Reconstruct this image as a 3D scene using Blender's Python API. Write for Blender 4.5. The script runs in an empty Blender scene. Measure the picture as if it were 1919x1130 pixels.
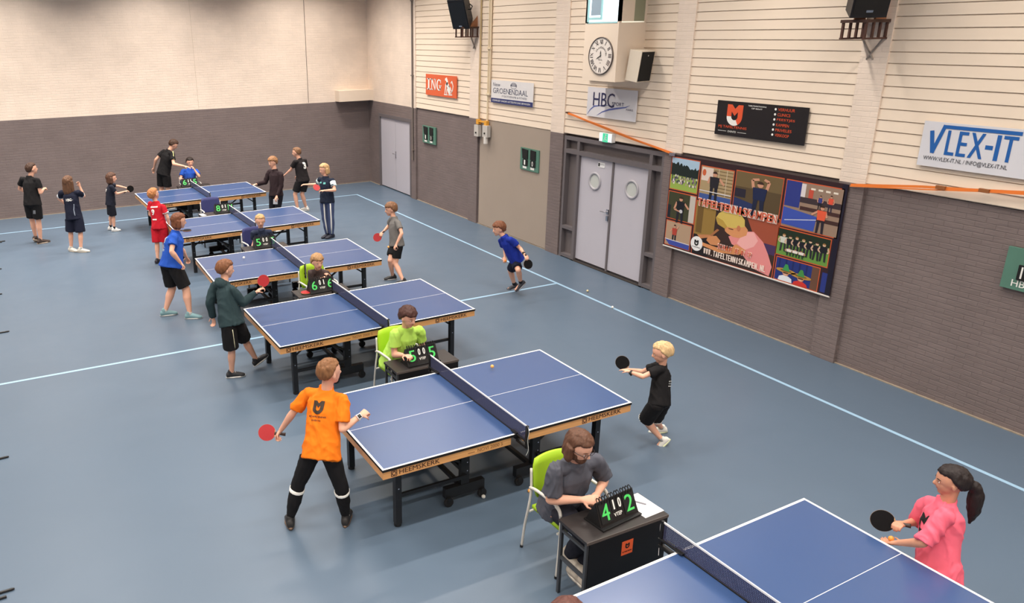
import bpy, bmesh, math, random
from mathutils import Vector, Matrix, noise, Euler
from mathutils.bvhtree import BVHTree
from math import sin, cos, pi, radians
random.seed(7)
scene = bpy.context.scene
COL = scene.collection

# ------------------------------------------------------------------ camera
YAW, PITCH, ROLL, CAMH, FPX = 0.43924, 0.32209, -0.01765, 4.30307, 1443.03
PPX, PPY = 730.0, 540.0
cam_d = bpy.data.cameras.new('camera')
cam = bpy.data.objects.new('camera', cam_d)
COL.objects.link(cam)
fw = Vector((sin(YAW)*cos(PITCH), cos(YAW)*cos(PITCH), -sin(PITCH)))
rt0 = Vector((cos(YAW), -sin(YAW), 0)); up0 = rt0.cross(fw)
rt = cos(ROLL)*rt0 + sin(ROLL)*up0
up = -sin(ROLL)*rt0 + cos(ROLL)*up0
M = Matrix((rt, up, -fw)).transposed().to_4x4()
M.translation = Vector((0, 0, CAMH))
cam.matrix_world = M
cam_d.sensor_width = 36.0
cam_d.sensor_fit = 'HORIZONTAL'
cam_d.lens = 36.0*FPX/1919.0
cam_d.shift_x = (959.5-PPX)/1919.0
cam_d.shift_y = (PPY-565.0)/1919.0
cam_d.clip_start = 0.05
scene.camera = cam

# ------------------------------------------------------------------ world and light
w = bpy.data.worlds.new('world'); scene.world = w; w.use_nodes = True
w.node_tree.nodes['Background'].inputs[0].default_value = (0.80, 0.86, 1.0, 1)
w.node_tree.nodes['Background'].inputs[1].default_value = 0.22
def area(loc, sx, sy, power, color=(1, .915, .83), rot=(0, 0, 0), spread=2.7):
    l = bpy.data.lights.new('luminaire', 'AREA'); l.shape = 'RECTANGLE'
    l.size, l.size_y, l.energy, l.color, l.spread = sx, sy, power, color, spread
    o = bpy.data.objects.new('luminaire', l); o.location = loc; o.rotation_euler = rot
    COL.objects.link(o); return o
LAMP = 104.0
for lx in (-7.6, -4.0, -0.3, 3.4, 7.1):
    for ly in (-3.4, 0.2, 3.8, 7.4, 11.0, 14.2, 16.9, 19.25):
        area((lx, ly, 6.45), 2.3 if ly < 19 else 1.2, 0.20, LAMP*(1 if ly < 19 else 1.2)*(.72 if lx < -1 else 1.04), spread=2.45 if ly < 16 else 2.12)
scene.view_settings.view_transform = 'Standard'
scene.view_settings.look = 'None'
scene.view_settings.exposure = 0.0
scene.view_settings.gamma = 1.0
scene.view_settings.use_curve_mapping = False

# ------------------------------------------------------------------ materials
def lin(c):
    c = c/255.0
    return c/12.92 if c <= .04045 else ((c+.055)/1.055)**2.4
def col(rgb): return (lin(rgb[0]), lin(rgb[1]), lin(rgb[2]), 1)
MATS = {}
def mat(name, rgb, rough=.6, metal=0, var=.0, vscale=8, bump=0, bscale=60, spec=.5, emit=0, stretch=None, coat=0):
    if name in MATS: return MATS[name]
    m = bpy.data.materials.new(name); m.use_nodes = True
    nt = m.node_tree; b = nt.nodes['Principled BSDF']
    b.inputs['Base Color'].default_value = col(rgb)
    b.inputs['Roughness'].default_value = rough
    b.inputs['Metallic'].default_value = metal
    b.inputs['Specular IOR Level'].default_value = spec
    b.inputs['Coat Weight'].default_value = coat
    if emit:
        b.inputs['Emission Color'].default_value = col(rgb); b.inputs['Emission Strength'].default_value = emit
    tc = nt.nodes.new('ShaderNodeTexCoord')
    src = tc.outputs['Object']
    if stretch:
        mp = nt.nodes.new('ShaderNodeMapping'); mp.inputs['Scale'].default_value = stretch
        nt.links.new(src, mp.inputs[0]); src = mp.outputs[0]
    if var:
        n = nt.nodes.new('ShaderNodeTexNoise'); n.inputs['Scale'].default_value = vscale; n.inputs['Detail'].default_value = 5
        r = nt.nodes.new('ShaderNodeMapRange'); r.inputs['From Min'].default_value = .25; r.inputs['From Max'].default_value = .75
        r.inputs['To Min'].default_value = 1-var; r.inputs['To Max'].default_value = 1+var
        h = nt.nodes.new('ShaderNodeHueSaturation'); h.inputs['Color'].default_value = col(rgb)
        nt.links.new(src, n.inputs['Vector']); nt.links.new(n.outputs[0], r.inputs[0]); nt.links.new(r.outputs[0], h.inputs['Value'])
        nt.links.new(h.outputs[0], b.inputs['Base Color'])
    if bump:
        n = nt.nodes.new('ShaderNodeTexNoise'); n.inputs['Scale'].default_value = bscale; n.inputs['Detail'].default_value = 3
        bp = nt.nodes.new('ShaderNodeBump'); bp.inputs['Strength'].default_value = bump; bp.inputs['Distance'].default_value = .01
        nt.links.new(src, n.inputs['Vector']); nt.links.new(n.outputs[0], bp.inputs['Height']); nt.links.new(bp.outputs[0], b.inputs['Normal'])
    MATS[name] = m
    return m
def brick_mat(name, rgb, axis, bstr=.5, var=.05, bw=.21, bh=.063):
    m = bpy.data.materials.new(name); m.use_nodes = True; nt = m.node_tree; b = nt.nodes['Principled BSDF']
    b.inputs['Roughness'].default_value = .62; b.inputs['Specular IOR Level'].default_value = .3
    tc = nt.nodes.new('ShaderNodeTexCoord'); sp = nt.nodes.new('ShaderNodeSeparateXYZ'); cb = nt.nodes.new('ShaderNodeCombineXYZ')
    nt.links.new(tc.outputs['Object'], sp.inputs[0])
    nt.links.new(sp.outputs['Y' if axis == 'y' else 'X'], cb.inputs['X']); nt.links.new(sp.outputs['Z'], cb.inputs['Y'])
    br = nt.nodes.new('ShaderNodeTexBrick'); br.inputs['Scale'].default_value = 1
    br.inputs['Brick Width'].default_value = bw; br.inputs['Row Height'].default_value = bh
    br.inputs['Mortar Size'].default_value = .006; br.inputs['Mortar Smooth'].default_value = .6
    c = col(rgb)
    br.inputs['Color1'].default_value = tuple(v*(1+var) for v in c[:3])+(1,)
    br.inputs['Color2'].default_value = tuple(v*(1-var) for v in c[:3])+(1,)
    br.inputs['Mortar'].default_value = tuple(v*(1-var*1.2) for v in c[:3])+(1,)
    nt.links.new(cb.outputs[0], br.inputs['Vector'])
    n = nt.nodes.new('ShaderNodeTexNoise'); n.inputs['Scale'].default_value = 1.7; n.inputs['Detail'].default_value = 6
    r = nt.nodes.new('ShaderNodeMapRange'); r.inputs['From Min'].default_value = .3; r.inputs['From Max'].default_value = .7
    r.inputs['To Min'].default_value = .93; r.inputs['To Max'].default_value = 1.06
    h = nt.nodes.new('ShaderNodeHueSaturation')
    nt.links.new(tc.outputs['Object'], n.inputs['Vector']); nt.links.new(n.outputs[0], r.inputs[0]); nt.links.new(r.outputs[0], h.inputs['Value'])
    nt.links.new(br.outputs['Color'], h.inputs['Color']); nt.links.new(h.outputs[0], b.inputs['Base Color'])
    # relief : mortar grooves + per-brick unevenness
    n2 = nt.nodes.new('ShaderNodeTexNoise'); n2.inputs['Scale'].default_value = 9; n2.inputs['Detail'].default_value = 4
    mp = nt.nodes.new('ShaderNodeMapping'); mp.inputs['Scale'].default_value = (1, 5, 1)
    nt.links.new(cb.outputs[0], mp.inputs[0]); nt.links.new(mp.outputs[0], n2.inputs['Vector'])
    ma = nt.nodes.new('ShaderNodeMath'); ma.operation = 'SUBTRACT'
    nt.links.new(n2.outputs[0], ma.inputs[0]); nt.links.new(br.outputs['Fac'], ma.inputs[1])
    bp = nt.nodes.new('ShaderNodeBump'); bp.inputs['Strength'].default_value = bstr; bp.inputs['Distance'].default_value = .008
    nt.links.new(ma.outputs[0], bp.inputs['Height']); nt.links.new(bp.outputs[0], b.inputs['Normal'])
    return m
CREAM, DADO = (236, 219, 203), (121, 109, 107)
M_cream_back = brick_mat('cream_brick_back', CREAM, 'x', .45, .02)
M_grey_back = brick_mat('grey_brick_back', DADO, 'x', .45, .04)
M_cream_side = brick_mat('cream_brick_side', CREAM, 'y', .35, .02)
M_grey_side = brick_mat('grey_brick_side', DADO, 'y', .5, .045)
M_siding = mat('cream_boards', (238, 221, 201), .5, var=.03, vscale=1.2, bump=.05, bscale=20)
M_creamplain = mat('cream_paint', (234, 217, 198), .55, var=.03, vscale=2)
M_greyplain = mat('grey_paint', (112, 104, 104), .55, var=.05, vscale=3)
M_greytrim = mat('grey_trim_paint', (104, 98, 100), .5, var=.03, vscale=3)
M_beige = mat('beige_panel', (163, 149, 136), .6, var=.03, vscale=1.5)
M_seal = mat('floor_edge_sealant', (150, 138, 122), .8, var=.2, vscale=15)
M_door = mat('lilac_door_paint', (190, 187, 196), .4, var=.015, vscale=2)
M_line = mat('pale_blue_line', (150, 184, 210), .45)
M_black = mat('black_steel', (22, 22, 24), .4)
M_blackplastic = mat('black_plastic', (18, 18, 20), .45)
M_blackmatt = mat('black_matt', (12, 12, 13), .8)
M_rubberwheel = mat('wheel_rubber', (25, 25, 27), .6)
M_chrome = mat('chrome', (200, 200, 205), .25, metal=1)
M_white = mat('white_paint', (235, 235, 235), .5)
M_wood = mat('apron_wood', (214, 158, 100), .42, var=.14, vscale=7, stretch=(.5, 3, 12))
M_woodtext = mat('burnt_wood_print', (70, 42, 28), .6)
M_woodtext2 = mat('faint_wood_print', (150, 104, 64), .6)
M_lime = mat('lime_fabric', (165, 205, 35), .6, bump=.1, bscale=400)
M_blueseat = mat('navy_seat_fabric', (48, 52, 105), .7, bump=.1, bscale=400)
M_tube = mat('warm_white_tube', (214, 210, 202), .35)
M_paper = mat('white_paper', (240, 240, 242), .7)
M_green = mat('scoreboard_green', (84, 126, 110), .6, var=.06, vscale=6)
M_orange = mat('orange_print', (232, 98, 52), .6)
M_glowgreen = mat('green_digit', (80, 215, 105), .5)
M_whitedig = mat('white_digit', (240, 240, 235), .5)
M_table_a = None
def floor_mat():
    m = bpy.data.materials.new('blue_sports_floor'); m.use_nodes = True; nt = m.node_tree; b = nt.nodes['Principled BSDF']
    tc = nt.nodes.new('ShaderNodeTexCoord')
    n = nt.nodes.new('ShaderNodeTexNoise'); n.inputs['Scale'].default_value = .8; n.inputs['Detail'].default_value = 6
    r = nt.nodes.new('ShaderNodeMapRange'); r.inputs['To Min'].default_value = .93; r.inputs['To Max'].default_value = 1.07
    h = nt.nodes.new('ShaderNodeHueSaturation'); h.inputs['Color'].default_value = col((86, 103, 121))
    nt.links.new(tc.outputs['Object'], n.inputs['Vector']); nt.links.new(n.outputs[0], r.inputs[0]); nt.links.new(r.outputs[0], h.inputs['Value']); nt.links.new(h.outputs[0], b.inputs['Base Color'])
    n2 = nt.nodes.new('ShaderNodeTexNoise'); n2.inputs['Scale'].default_value = 2.2; n2.inputs['Detail'].default_value = 8
    r2 = nt.nodes.new('ShaderNodeMapRange'); r2.inputs['To Min'].default_value = .30; r2.inputs['To Max'].default_value = .44
    nt.links.new(tc.outputs['Object'], n2.inputs['Vector']); nt.links.new(n2.outputs[0], r2.inputs[0]); nt.links.new(r2.outputs[0], b.inputs['Roughness'])
    b.inputs['Specular IOR Level'].default_value = .5
    n3 = nt.nodes.new('ShaderNodeTexNoise'); n3.inputs['Scale'].default_value = 3; n3.inputs['Detail'].default_value = 2
    bp = nt.nodes.new('ShaderNodeBump'); bp.inputs['Strength'].default_value = .08; bp.inputs['Distance'].default_value = .02
    nt.links.new(tc.outputs['Object'], n3.inputs['Vector']); nt.links.new(n3.outputs[0], bp.inputs['Height']); nt.links.new(bp.outputs[0], b.inputs['Normal'])
    return m
def net_mat():
    m = bpy.data.materials.new('net_mesh'); m.use_nodes = True; nt = m.node_tree; b = nt.nodes['Principled BSDF']
    b.inputs['Base Color'].default_value = col((62, 66, 98)); b.inputs['Roughness'].default_value = .8
    tc = nt.nodes.new('ShaderNodeTexCoord'); sp = nt.nodes.new('ShaderNodeSeparateXYZ'); nt.links.new(tc.outputs['Object'], sp.inputs[0])
    outs = []
    for ax in 'YZ':
        a = nt.nodes.new('ShaderNodeMath'); a.operation = 'MULTIPLY'; a.inputs[1].default_value = 1/.0125
        f = nt.nodes.new('ShaderNodeMath'); f.operation = 'FRACT'; g = nt.nodes.new('ShaderNodeMath'); g.operation = 'LESS_THAN'; g.inputs[1].default_value = .42
        nt.links.new(sp.outputs[ax], a.inputs[0]); nt.links.new(a.outputs[0], f.inputs[0]); nt.links.new(f.outputs[0], g.inputs[0]); outs.append(g)
    mx = nt.nodes.new('ShaderNodeMath'); mx.operation = 'MAXIMUM'
    nt.links.new(outs[0].outputs[0], mx.inputs[0]); nt.links.new(outs[1].outputs[0], mx.inputs[1]); nt.links.new(mx.outputs[0], b.inputs['Alpha'])
    return m
M_floor = floor_mat(); M_net = net_mat()
M_top = mat('blue_table_top', (53, 79, 124), .28, var=.02, vscale=2, spec=.95)

# ------------------------------------------------------------------ mesh helpers
def mk(name, bm, m=None, parent=None, smooth=False, **tags):
    me = bpy.data.meshes.new(name); bm.to_mesh(me); bm.free()
    for x in (m if isinstance(m, (list, tuple)) else [m]):
        if x: me.materials.append(x)
    if smooth:
        for p in me.polygons: p.use_smooth = True
    o = bpy.data.objects.new(name, me); COL.objects.link(o)
    if parent: o.parent = parent
    for k, v in tags.items(): o[k] = v
    return o
def empty(name, loc=(0, 0, 0), rz=0, **tags):
    o = bpy.data.objects.new(name, None); COL.objects.link(o); o.location = loc; o.rotation_euler = (0, 0, rz); o.empty_display_size = .1
    for k, v in tags.items(): o[k] = v
    return o
def copy_tree(o, parent=None):
    c = o.copy(); COL.objects.link(c)
    if parent: c.parent = parent
    for ch in list(o.children): copy_tree(ch, c)
    return c
def box(bm, x0, x1, y0, y1, z0, z1, mi=0, T=None):
    vs = [bm.verts.new((x, y, z)) for z in (z0, z1) for x, y in ((x0, y0), (x1, y0), (x1, y1), (x0, y1))]
    fs = [(3, 2, 1, 0), (4, 5, 6, 7), (0, 1, 5, 4), (1, 2, 6, 5), (2, 3, 7, 6), (3, 0, 4, 7)]
    for f in fs:
        q = bm.faces.new([vs[i] for i in f]); q.material_index = mi
    if T:
        for v in vs: v.co = T @ v.co
    return vs
def bevel_all(bm, r, seg=2):
    bmesh.ops.bevel(bm, geom=[e for e in bm.edges if e.calc_face_angle(0) > .5], offset=r, segments=seg, profile=.6, affect='EDGES')
def boxbm(x0, x1, y0, y1, z0, z1, bev=0, mi=0):
    bm = bmesh.new(); box(bm, x0, x1, y0, y1, z0, z1, mi)
    if bev: bevel_all(bm, bev)
    return bm
def ring_frame(d):
    d = d.normalized(); a = Vector((0, 0, 1)) if abs(d.z) < .9 else Vector((1, 0, 0))
    u = a.cross(d).normalized(); return u, d.cross(u)
def loft(bm, secs, n=16, mi=0):
    """secs: list of (centre, U, V, ru, rv); closed with caps"""
    rings = []
    for c, U, V, ru, rv in secs:
        rings.append([bm.verts.new(c + U*(ru*cos(2*pi*i/n)) + V*(rv*sin(2*pi*i/n))) for i in range(n)])
    for a, b in zip(rings, rings[1:]):
        for i in range(n):
            f = bm.faces.new((a[i], a[(i+1) % n], b[(i+1) % n], b[i])); f.material_index = mi
    f = bm.faces.new(list(reversed(rings[0]))); f.material_index = mi
    f = bm.faces.new(rings[-1]); f.material_index = mi
    return rings
def tube(bm, pts, r, n=8, mi=0, closed=False):
    pts = [Vector(p) for p in pts]; secs = []
    u = None
    for i, p in enumerate(pts):
        d = (pts[min(i+1, len(pts)-1)] - pts[max(i-1, 0)])
        if d.length < 1e-9: d = Vector((0, 0, 1))
        d.normalize()
        if u is None: u, v = ring_frame(d)
        else:
            u = (u - d*u.dot(d)).normalized(); v = d.cross(u)
        rr = r[i] if isinstance(r, (list, tuple)) else r
        secs.append((p, u.copy(), v.copy(), rr, rr))
    loft(bm, secs, n, mi)
def rodbm(pts, r, n=8):
    bm = bmesh.new(); tube(bm, pts, r, n); return bm
def smoothpath(pts, k=4):
    pts = [Vector(p) for p in pts]; out = []
    for i in range(len(pts)-1):
        p0 = pts[max(i-1, 0)]; p1 = pts[i]; p2 = pts[i+1]; p3 = pts[min(i+2, len(pts)-1)]
        for j in range(k):
            t = j/k
            out.append(.5*((2*p1) + (p2-p0)*t + (2*p0-5*p1+4*p2-p3)*t*t + (3*p1-p0-3*p2+p3)*t**3))
    out.append(pts[-1]); return out
def ell(bm, c, A, B, C, ra, rb, rc, nu=14, nv=10):
    c = Vector(c); rows = []
    for j in range(1, nv):
        ph = pi*j/nv
        rows.append([bm.verts.new(c + A*(ra*sin(ph)*cos(2*pi*i/nu)) + B*(rb*sin(ph)*sin(2*pi*i/nu)) + C*(rc*cos(ph))) for i in range(nu)])
    t = bm.verts.new(c + C*rc); b = bm.verts.new(c - C*rc)
    for i in range(nu):
        k = (i+1) % nu
        bm.faces.new((t, rows[0][i], rows[0][k])); bm.faces.new((b, rows[-1][k], rows[-1][i]))
        for a, d in zip(rows, rows[1:]): bm.faces.new((a[i], d[i], d[k], a[k]))
def lathe(bm, prof, n=24, T=None, mi=0):
    rings = [[bm.verts.new((r*cos(2*pi*i/n), r*sin(2*pi*i/n), z)) for i in range(n)] for r, z in prof]
    for a, b in zip(rings, rings[1:]):
        for i in range(n):
            f = bm.faces.new((a[i], a[(i+1) % n], b[(i+1) % n], b[i])); f.material_index = mi
    bm.faces.new(list(reversed(rings[0]))).material_index = mi; bm.faces.new(rings[-1]).material_index = mi
    if T:
        for rg in rings:
            for v in rg: v.co = T @ v.co
def frameT(O, U, V):
    """local x->U, y->V, z->UxV at O"""
    U = Vector(U).normalized(); V = Vector(V).normalized(); N = U.cross(V)
    T = Matrix((U, V, N)).transposed().to_4x4(); T.translation = Vector(O); return T
def prism(bm, pts, z0, z1, T=None, mi=0):
    """pts: 2d outline (ccw) extruded from z0 to z1"""
    a = [bm.verts.new((x, y, z0)) for x, y in pts]; b = [bm.verts.new((x, y, z1)) for x, y in pts]
    n = len(pts)
    fs = [bm.faces.new(list(reversed(a))), bm.faces.new(b)]
    for i in range(n): fs.append(bm.faces.new((a[i], a[(i+1) % n], b[(i+1) % n], b[i])))
    for f in fs: f.material_index = mi
    if T:
        for v in a+b: v.co = T @ v.co
def disc2(cx, cy, rx, ry=None, n=24, a0=0, a1=2*pi):
    ry = rx if ry is None else ry
    full = abs(a1-a0-2*pi) < 1e-6
    return [(cx+rx*cos(a0+(a1-a0)*i/(n if full else n-1)), cy+ry*sin(a0+(a1-a0)*i/(n if full else n-1))) for i in range(n)]
_tc = {}
def text_polys(s, offset=0.0, shear=0.0):
    k = (s, offset, shear)
    if k not in _tc:
        cu = bpy.data.curves.new('lettering', 'FONT'); cu.body = s; cu.size = 1; cu.offset = offset; cu.shear = shear; cu.resolution_u = 3
        o = bpy.data.objects.new('lettering', cu); COL.objects.link(o)
        dg = bpy.context.evaluated_depsgraph_get(); me = bpy.data.meshes.new_from_object(o.evaluated_get(dg))
        vs = [(v.co.x, v.co.y) for v in me.vertices]; fs = [tuple(p.vertices) for p in me.polygons]
        bpy.data.objects.remove(o); bpy.data.curves.remove(cu); bpy.data.meshes.remove(me)
        _tc[k] = (vs, fs)
    return _tc[k]
def add_text(bm, s, x, y, wd, ht, z=0, T=None, offset=.0, shear=0, mi=0, depth=0):
    """text fitted in box with lower left (x,y), size wd x ht, in plane z of T"""
    if offset > .012 and T is not None:      # bold: nudged copies keep acute corners clean
        d = min((ht or .05)*offset*.9, wd*.45); wd -= d
        for k in (1, 2): add_text(bm, s, x+d*k/2, y, wd, ht, z+.0006*k, T, 0, shear, mi)
        offset = 0
    vs, fs = text_polys(s, offset, shear)
    if not vs: return []
    x0 = min(v[0] for v in vs); x1 = max(v[0] for v in vs); y0 = min(v[1] for v in vs); y1 = max(v[1] for v in vs)
    sx = wd/(x1-x0); sy = ht/(y1-y0) if ht else sx
    nv = [bm.verts.new((x+(v[0]-x0)*sx, y+(v[1]-y0)*sy, z)) for v in vs]; out = []
    for f in fs:
        try:
            q = bm.faces.new([nv[i] for i in f]); q.material_index = mi; out.append(q)
        except ValueError: pass
    if T:
        for v in nv: v.co = T @ v.co
    return out
def stroke(bm, pts, wd, z=0, T=None, mi=0):
    """2d polyline of given width(s) as a ribbon"""
    n = len(pts); L = []; R_ = []
    for i, (x, y) in enumerate(pts):
        ax, ay = pts[max(i-1, 0)]; bx, by = pts[min(i+1, n-1)]
        d = math.hypot(bx-ax, by-ay) or 1; nx, ny = -(by-ay)/d, (bx-ax)/d
        ww = (wd[i] if isinstance(wd, (list, tuple)) else wd)/2
        L.append(bm.verts.new((x+nx*ww, y+ny*ww, z))); R_.append(bm.verts.new((x-nx*ww, y-ny*ww, z)))
    for i in range(n-1): bm.faces.new((R_[i], R_[i+1], L[i+1], L[i])).material_index = mi
    if T:
        for v in L+R_: v.co = T @ v.co
# the recurring emblem: an M joined to a U/J bowl, in a unit box 0..1
def emblem(bm, x, y, s, z=0, T=None, mi=0, mi2=None):
    P = lambda pts: [(x+px*s, y+py*s) for px, py in pts]
    def face(pts, m_):
        vs = [bm.verts.new((a, b, z)) for a, b in P(pts)]
        f = bm.faces.new(vs); f.material_index = m_
        if T:
            for v in vs: v.co = T @ v.co
    face([(.03, .42), (.31, .42), (.31, 1), (.03, 1)], mi)
    face([(.69, .42), (.97, .42), (.97, 1), (.69, 1)], mi)
    face([(.31, 1), (.31, .66), (.5, .46), (.5, .80)], mi)
    face([(.5, .80), (.5, .46), (.69, .66), (.69, 1)], mi)
    n = 12
    for i in range(n):
        a0 = pi+pi*i/n; a1 = pi+pi*(i+1)/n
        k = mi if (mi2 is None or i > n*.62) else mi2
        face([(.5+.47*cos(a0), .42+.44*sin(a0)), (.5+.47*cos(a1), .42+.44*sin(a1)), (.5+.19*cos(a1), .42+.17*sin(a1)), (.5+.19*cos(a0), .42+.17*sin(a0))], k)

# ------------------------------------------------------------------ the hall
XW, YB, DZ, CEIL = 9.37, 21.185, 2.40, 7.0
XL, YF = -9.5, -5.0
def struct(name, bm, m, **t):
    o = mk(name, bm, m, **t); o['kind'] = 'structure'; return o
struct('floor', boxbm(XL, XW+.3, YF, YB+.3, -.12, 0), M_floor)
struct('ceiling', boxbm(XL, XW+.3, YF, YB+.3, CEIL, CEIL+.12), mat('ceiling_panels', (150, 143, 132), .8))
bm = bmesh.new(); box(bm, XL, XW+.3, YB, YB+.3, 0, DZ, 0); box(bm, XL, XW+.3, YB, YB+.3, DZ, CEIL, 1)
struct('wall_back', bm, [M_grey_back, M_cream_back])
bm = bmesh.new(); box(bm, XL-.2, XL, YF, YB+.3, 0, DZ, 0); box(bm, XL-.2, XL, YF, YB+.3, DZ, CEIL, 1)
struct('wall_left', bm, [M_grey_side, M_cream_side])
bm = bmesh.new(); box(bm, XL, XW+.3, YF-.2, YF, 0, DZ, 0); box(bm, XL, XW+.3, YF-.2, YF, DZ, CEIL, 1)
struct('wall_front', bm, [M_grey_back, M_cream_back])
# right wall : grey brick dado with recessed door bays, cream boards above
def siding(bm, y0, y1, z0, z1, mi=1, pitch=.13, xb=XW+.005):
    z = z0
    while z < z1-1e-4:
        zt = min(z+pitch, z1)
        pr = [(xb-.019, z+.009), (xb-.022, z+.012), (xb-.012, zt), (xb+.01, zt), (xb+.01, z+.009)]
        a = [bm.verts.new((x, y0, zz)) for x, zz in pr]; b = [bm.verts.new((x, y1, zz)) for x, zz in pr]
        bm.faces.new(a).material_index = mi; bm.faces.new(list(reversed(b))).material_index = mi
        for i in range(5): bm.faces.new((a[i], b[i], b[(i+1) % 5], a[(i+1) % 5])).material_index = mi
        z = zt
    box(bm, xb-.002, xb+.25, y0, y1, z0, z1, mi)
bm = bmesh.new()
W0, W1 = XW+.015, XW+.3
# dado: openings for the doors (far store door y 18.44..20.43, wide door y 9.35..11.95), panel y 12.35..15.0
for y0, y1 in ((YF, 9.35), (11.95, 12.35), (15.0, 18.46), (20.42, YB)): box(bm, W0, W1, y0, y1, 0, DZ, 0)
box(bm, W0, W1, 18.46, 20.42, 2.06, DZ, 0)
box(bm, W0+.1, W1, 18.46, 20.42, 0, 2.06, 0)
box(bm, W0+.1, W1, 9.35, 11.95, 0, DZ, 0)
box(bm, W0, W1, 18.3, YB, DZ, CEIL, 2)
for y0, y1 in ((15.03, 18.1), (11.98, 15.03), (9.0, 11.98), (6.0, 9.0), (3.0, 6.0), (0, 3.0), (-3, 0), (YF, -3)):
    siding(bm, y0, y1, DZ+.01, CEIL)
bmesh.ops.recalc_face_normals(bm, faces=bm.faces)
struct('wall_right', bm, [M_grey_side, M_siding, M_cream_side])
# sliding beige partition panel
struct('trim_1', boxbm(XW-.005, W1-.02, 12.36, 14.99, .02, DZ+.01, .004), M_beige, label='beige flush panel in the grey dado')
# pilasters
n = 2
for y0, y1, gl in ((18.1, 18.36, 0), (15.05, 15.42, 0), (11.97, 12.37, 1), (9.0, 9.35, 1), (6.0, 6.34, 1), (2.95, 3.3, 1), (-.1, .25, 1)):
    bm = bmesh.new(); pr = XW-.035
    box(bm, pr, W0+.05, y0, y1, 0, DZ, 0); box(bm, pr, W0+.05, y0, y1, DZ, CEIL, 1)
    struct('trim_%d' % n, bm, [M_grey_side, M_cream_side]); n += 1
# floor edge bead
bm = bmesh.new(); box(bm, XW-.01, XW+.02, YF, 9.3, 0, .012); box(bm, XW-.01, XW+.02, 11.95, 18.45, 0, .012); box(bm, XW-.01, XW+.02, 20.4, YB, 0, .012)
struct('baseboard_right', bm, M_seal)
struct('baseboard_back', boxbm(XL, XW, YB-.02, YB+.01, 0, .014), M_seal)
# painted court lines
bm = bmesh.new(); LZ = .0015
for x0, x1, y0, y1 in ((8.205, 8.255, YF, 19.57), (XL, 8.205, 19.52, 19.57), (XL, 8.205, 10.475, 10.525)): box(bm, x0, x1, y0, y1, 0, LZ)
struct('trim_%d' % n, bm, M_line); n += 1
# far corner duct box, cable runs on the back wall
struct('trim_%d' % n, boxbm(8.33, XW+.02, YB-.33, YB+.01, 2.42, 2.72, .008), M_creamplain, label='boxed-in duct in the far corner'); n += 1
struct('trim_%d' % n, rodbm([(7.52, YB-.004, 2.42), (7.52, YB-.004, CEIL)], .007, 6), mat('dark_cable', (90, 78, 66), .7)); n += 1
struct('trim_%d' % n, rodbm([(4.42, YB-.003, 2.42), (4.42, YB-.003, CEIL)], .003, 6), mat('cream_cable', (205, 190, 168), .7)); n += 1
bm = bmesh.new(); tube(bm, [(XW-.06, 18.22, 1.05), (XW-.06, 18.22, CEIL)], .022, 10)
for z in (1.3, 3.2, 5.0): box(bm, XW-.09, XW-.0, 18.18, 18.26, z, z+.03)
struct('trim_%d' % n, bm, mat('grey_pipe', (120, 110, 104), .5)); n += 1

# ---- doors
def door_leaf(bm, y0, y1, z0, z1, x=XW+.03):
    box(bm, x, x+.045, y0, y1, z0, z1); bevel_all(bm, .003, 1)
d1 = empty('door_1', (0, 0, 0), kind='structure')
for y0, y1 in ((18.5, 19.435), (19.445, 20.38)):
    bm = bmesh.new(); door_leaf(bm, y0, y1, .03, 2.0); mk('door_leaf', bm, M_door, d1)
bm = bmesh.new()
for y0, y1, z0, z1 in ((18.42, 18.5, 0, 2.09), (20.38, 20.46, 0, 2.09), (18.5, 20.38, 2.0, 2.09)): box(bm, XW-.01, XW+.08, y0, y1, z0, z1)
mk('door_frame', bm, M_greytrim, d1)
bm = bmesh.new(); box(bm, XW+.01, XW+.03, 19.40, 19.43, .93, 1.12); tube(bm, [(XW+.02, 19.415, 1.05), (XW-.03, 19.415, 1.05), (XW-.03, 19.52, 1.05)], .01)
mk('door_handle', bm, M_chrome, d1)
d2 = empty('door_2', (0, 0, 0), kind='structure')
leaf2 = []
for i, (y0, y1) in enumerate(((9.69, 10.565), (10.605, 11.485))):
    bm = bmesh.new(); door_leaf(bm, y0, y1, .06, 2.045); lf = mk('door_leaf', bm, M_door, d2); leaf2.append(lf)
    yc, zc = ((10.088, 1.64), (11.055, 1.63))[i]
    Tp = frameT((XW+.03, yc, zc), (0, -1, 0), (0, 0, 1))
    bm = bmesh.new()
    k = 28; prof = [(.165, -.005), (.165, .018), (.15, .026), (.125, .018), (.125, -.005)]
    rings = [[bm.verts.new(Tp @ Vector((r*cos(2*pi*j/k), r*sin(2*pi*j/k), z))) for j in range(k)] for r, z in prof]
    for a, b in zip(rings, rings[1:]+rings[:1]):
        for j in range(k): bm.faces.new((a[j], a[(j+1) % k], b[(j+1) % k], b[j]))
    mk('porthole_rim', bm, mat('rim_paint', (176, 174, 180), .35), lf, True)
    bm = bmesh.new(); prism(bm, disc2(0, 0, .128, n=28), 0, .006, Tp)
    mk('porthole_pane', bm, mat('frosted_pane', (196, 200, 196), .25, spec=.6), lf)
bm = bmesh.new(); FR = XW+.0
Y0, Y1 = 9.36, 11.94
for y0, y1 in ((Y0, Y0+.05), (9.62, 9.69), (11.49, 11.56), (Y1-.06, Y1)): box(bm, FR-.02, FR+.13, y0, y1, 0, 2.36)
for z0, z1 in ((2.3, 2.37), (2.05, 2.13)): box(bm, FR-.022, FR+.13, Y0, Y1, z0, z1)
for y0, y1 in ((Y0+.05, 9.62), (11.56, Y1-.06)):
    for z0, z1 in ((.02, .08), (.58, .64)): box(bm, FR-.018, FR+.13, y0, y1, z0, z1)
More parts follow.
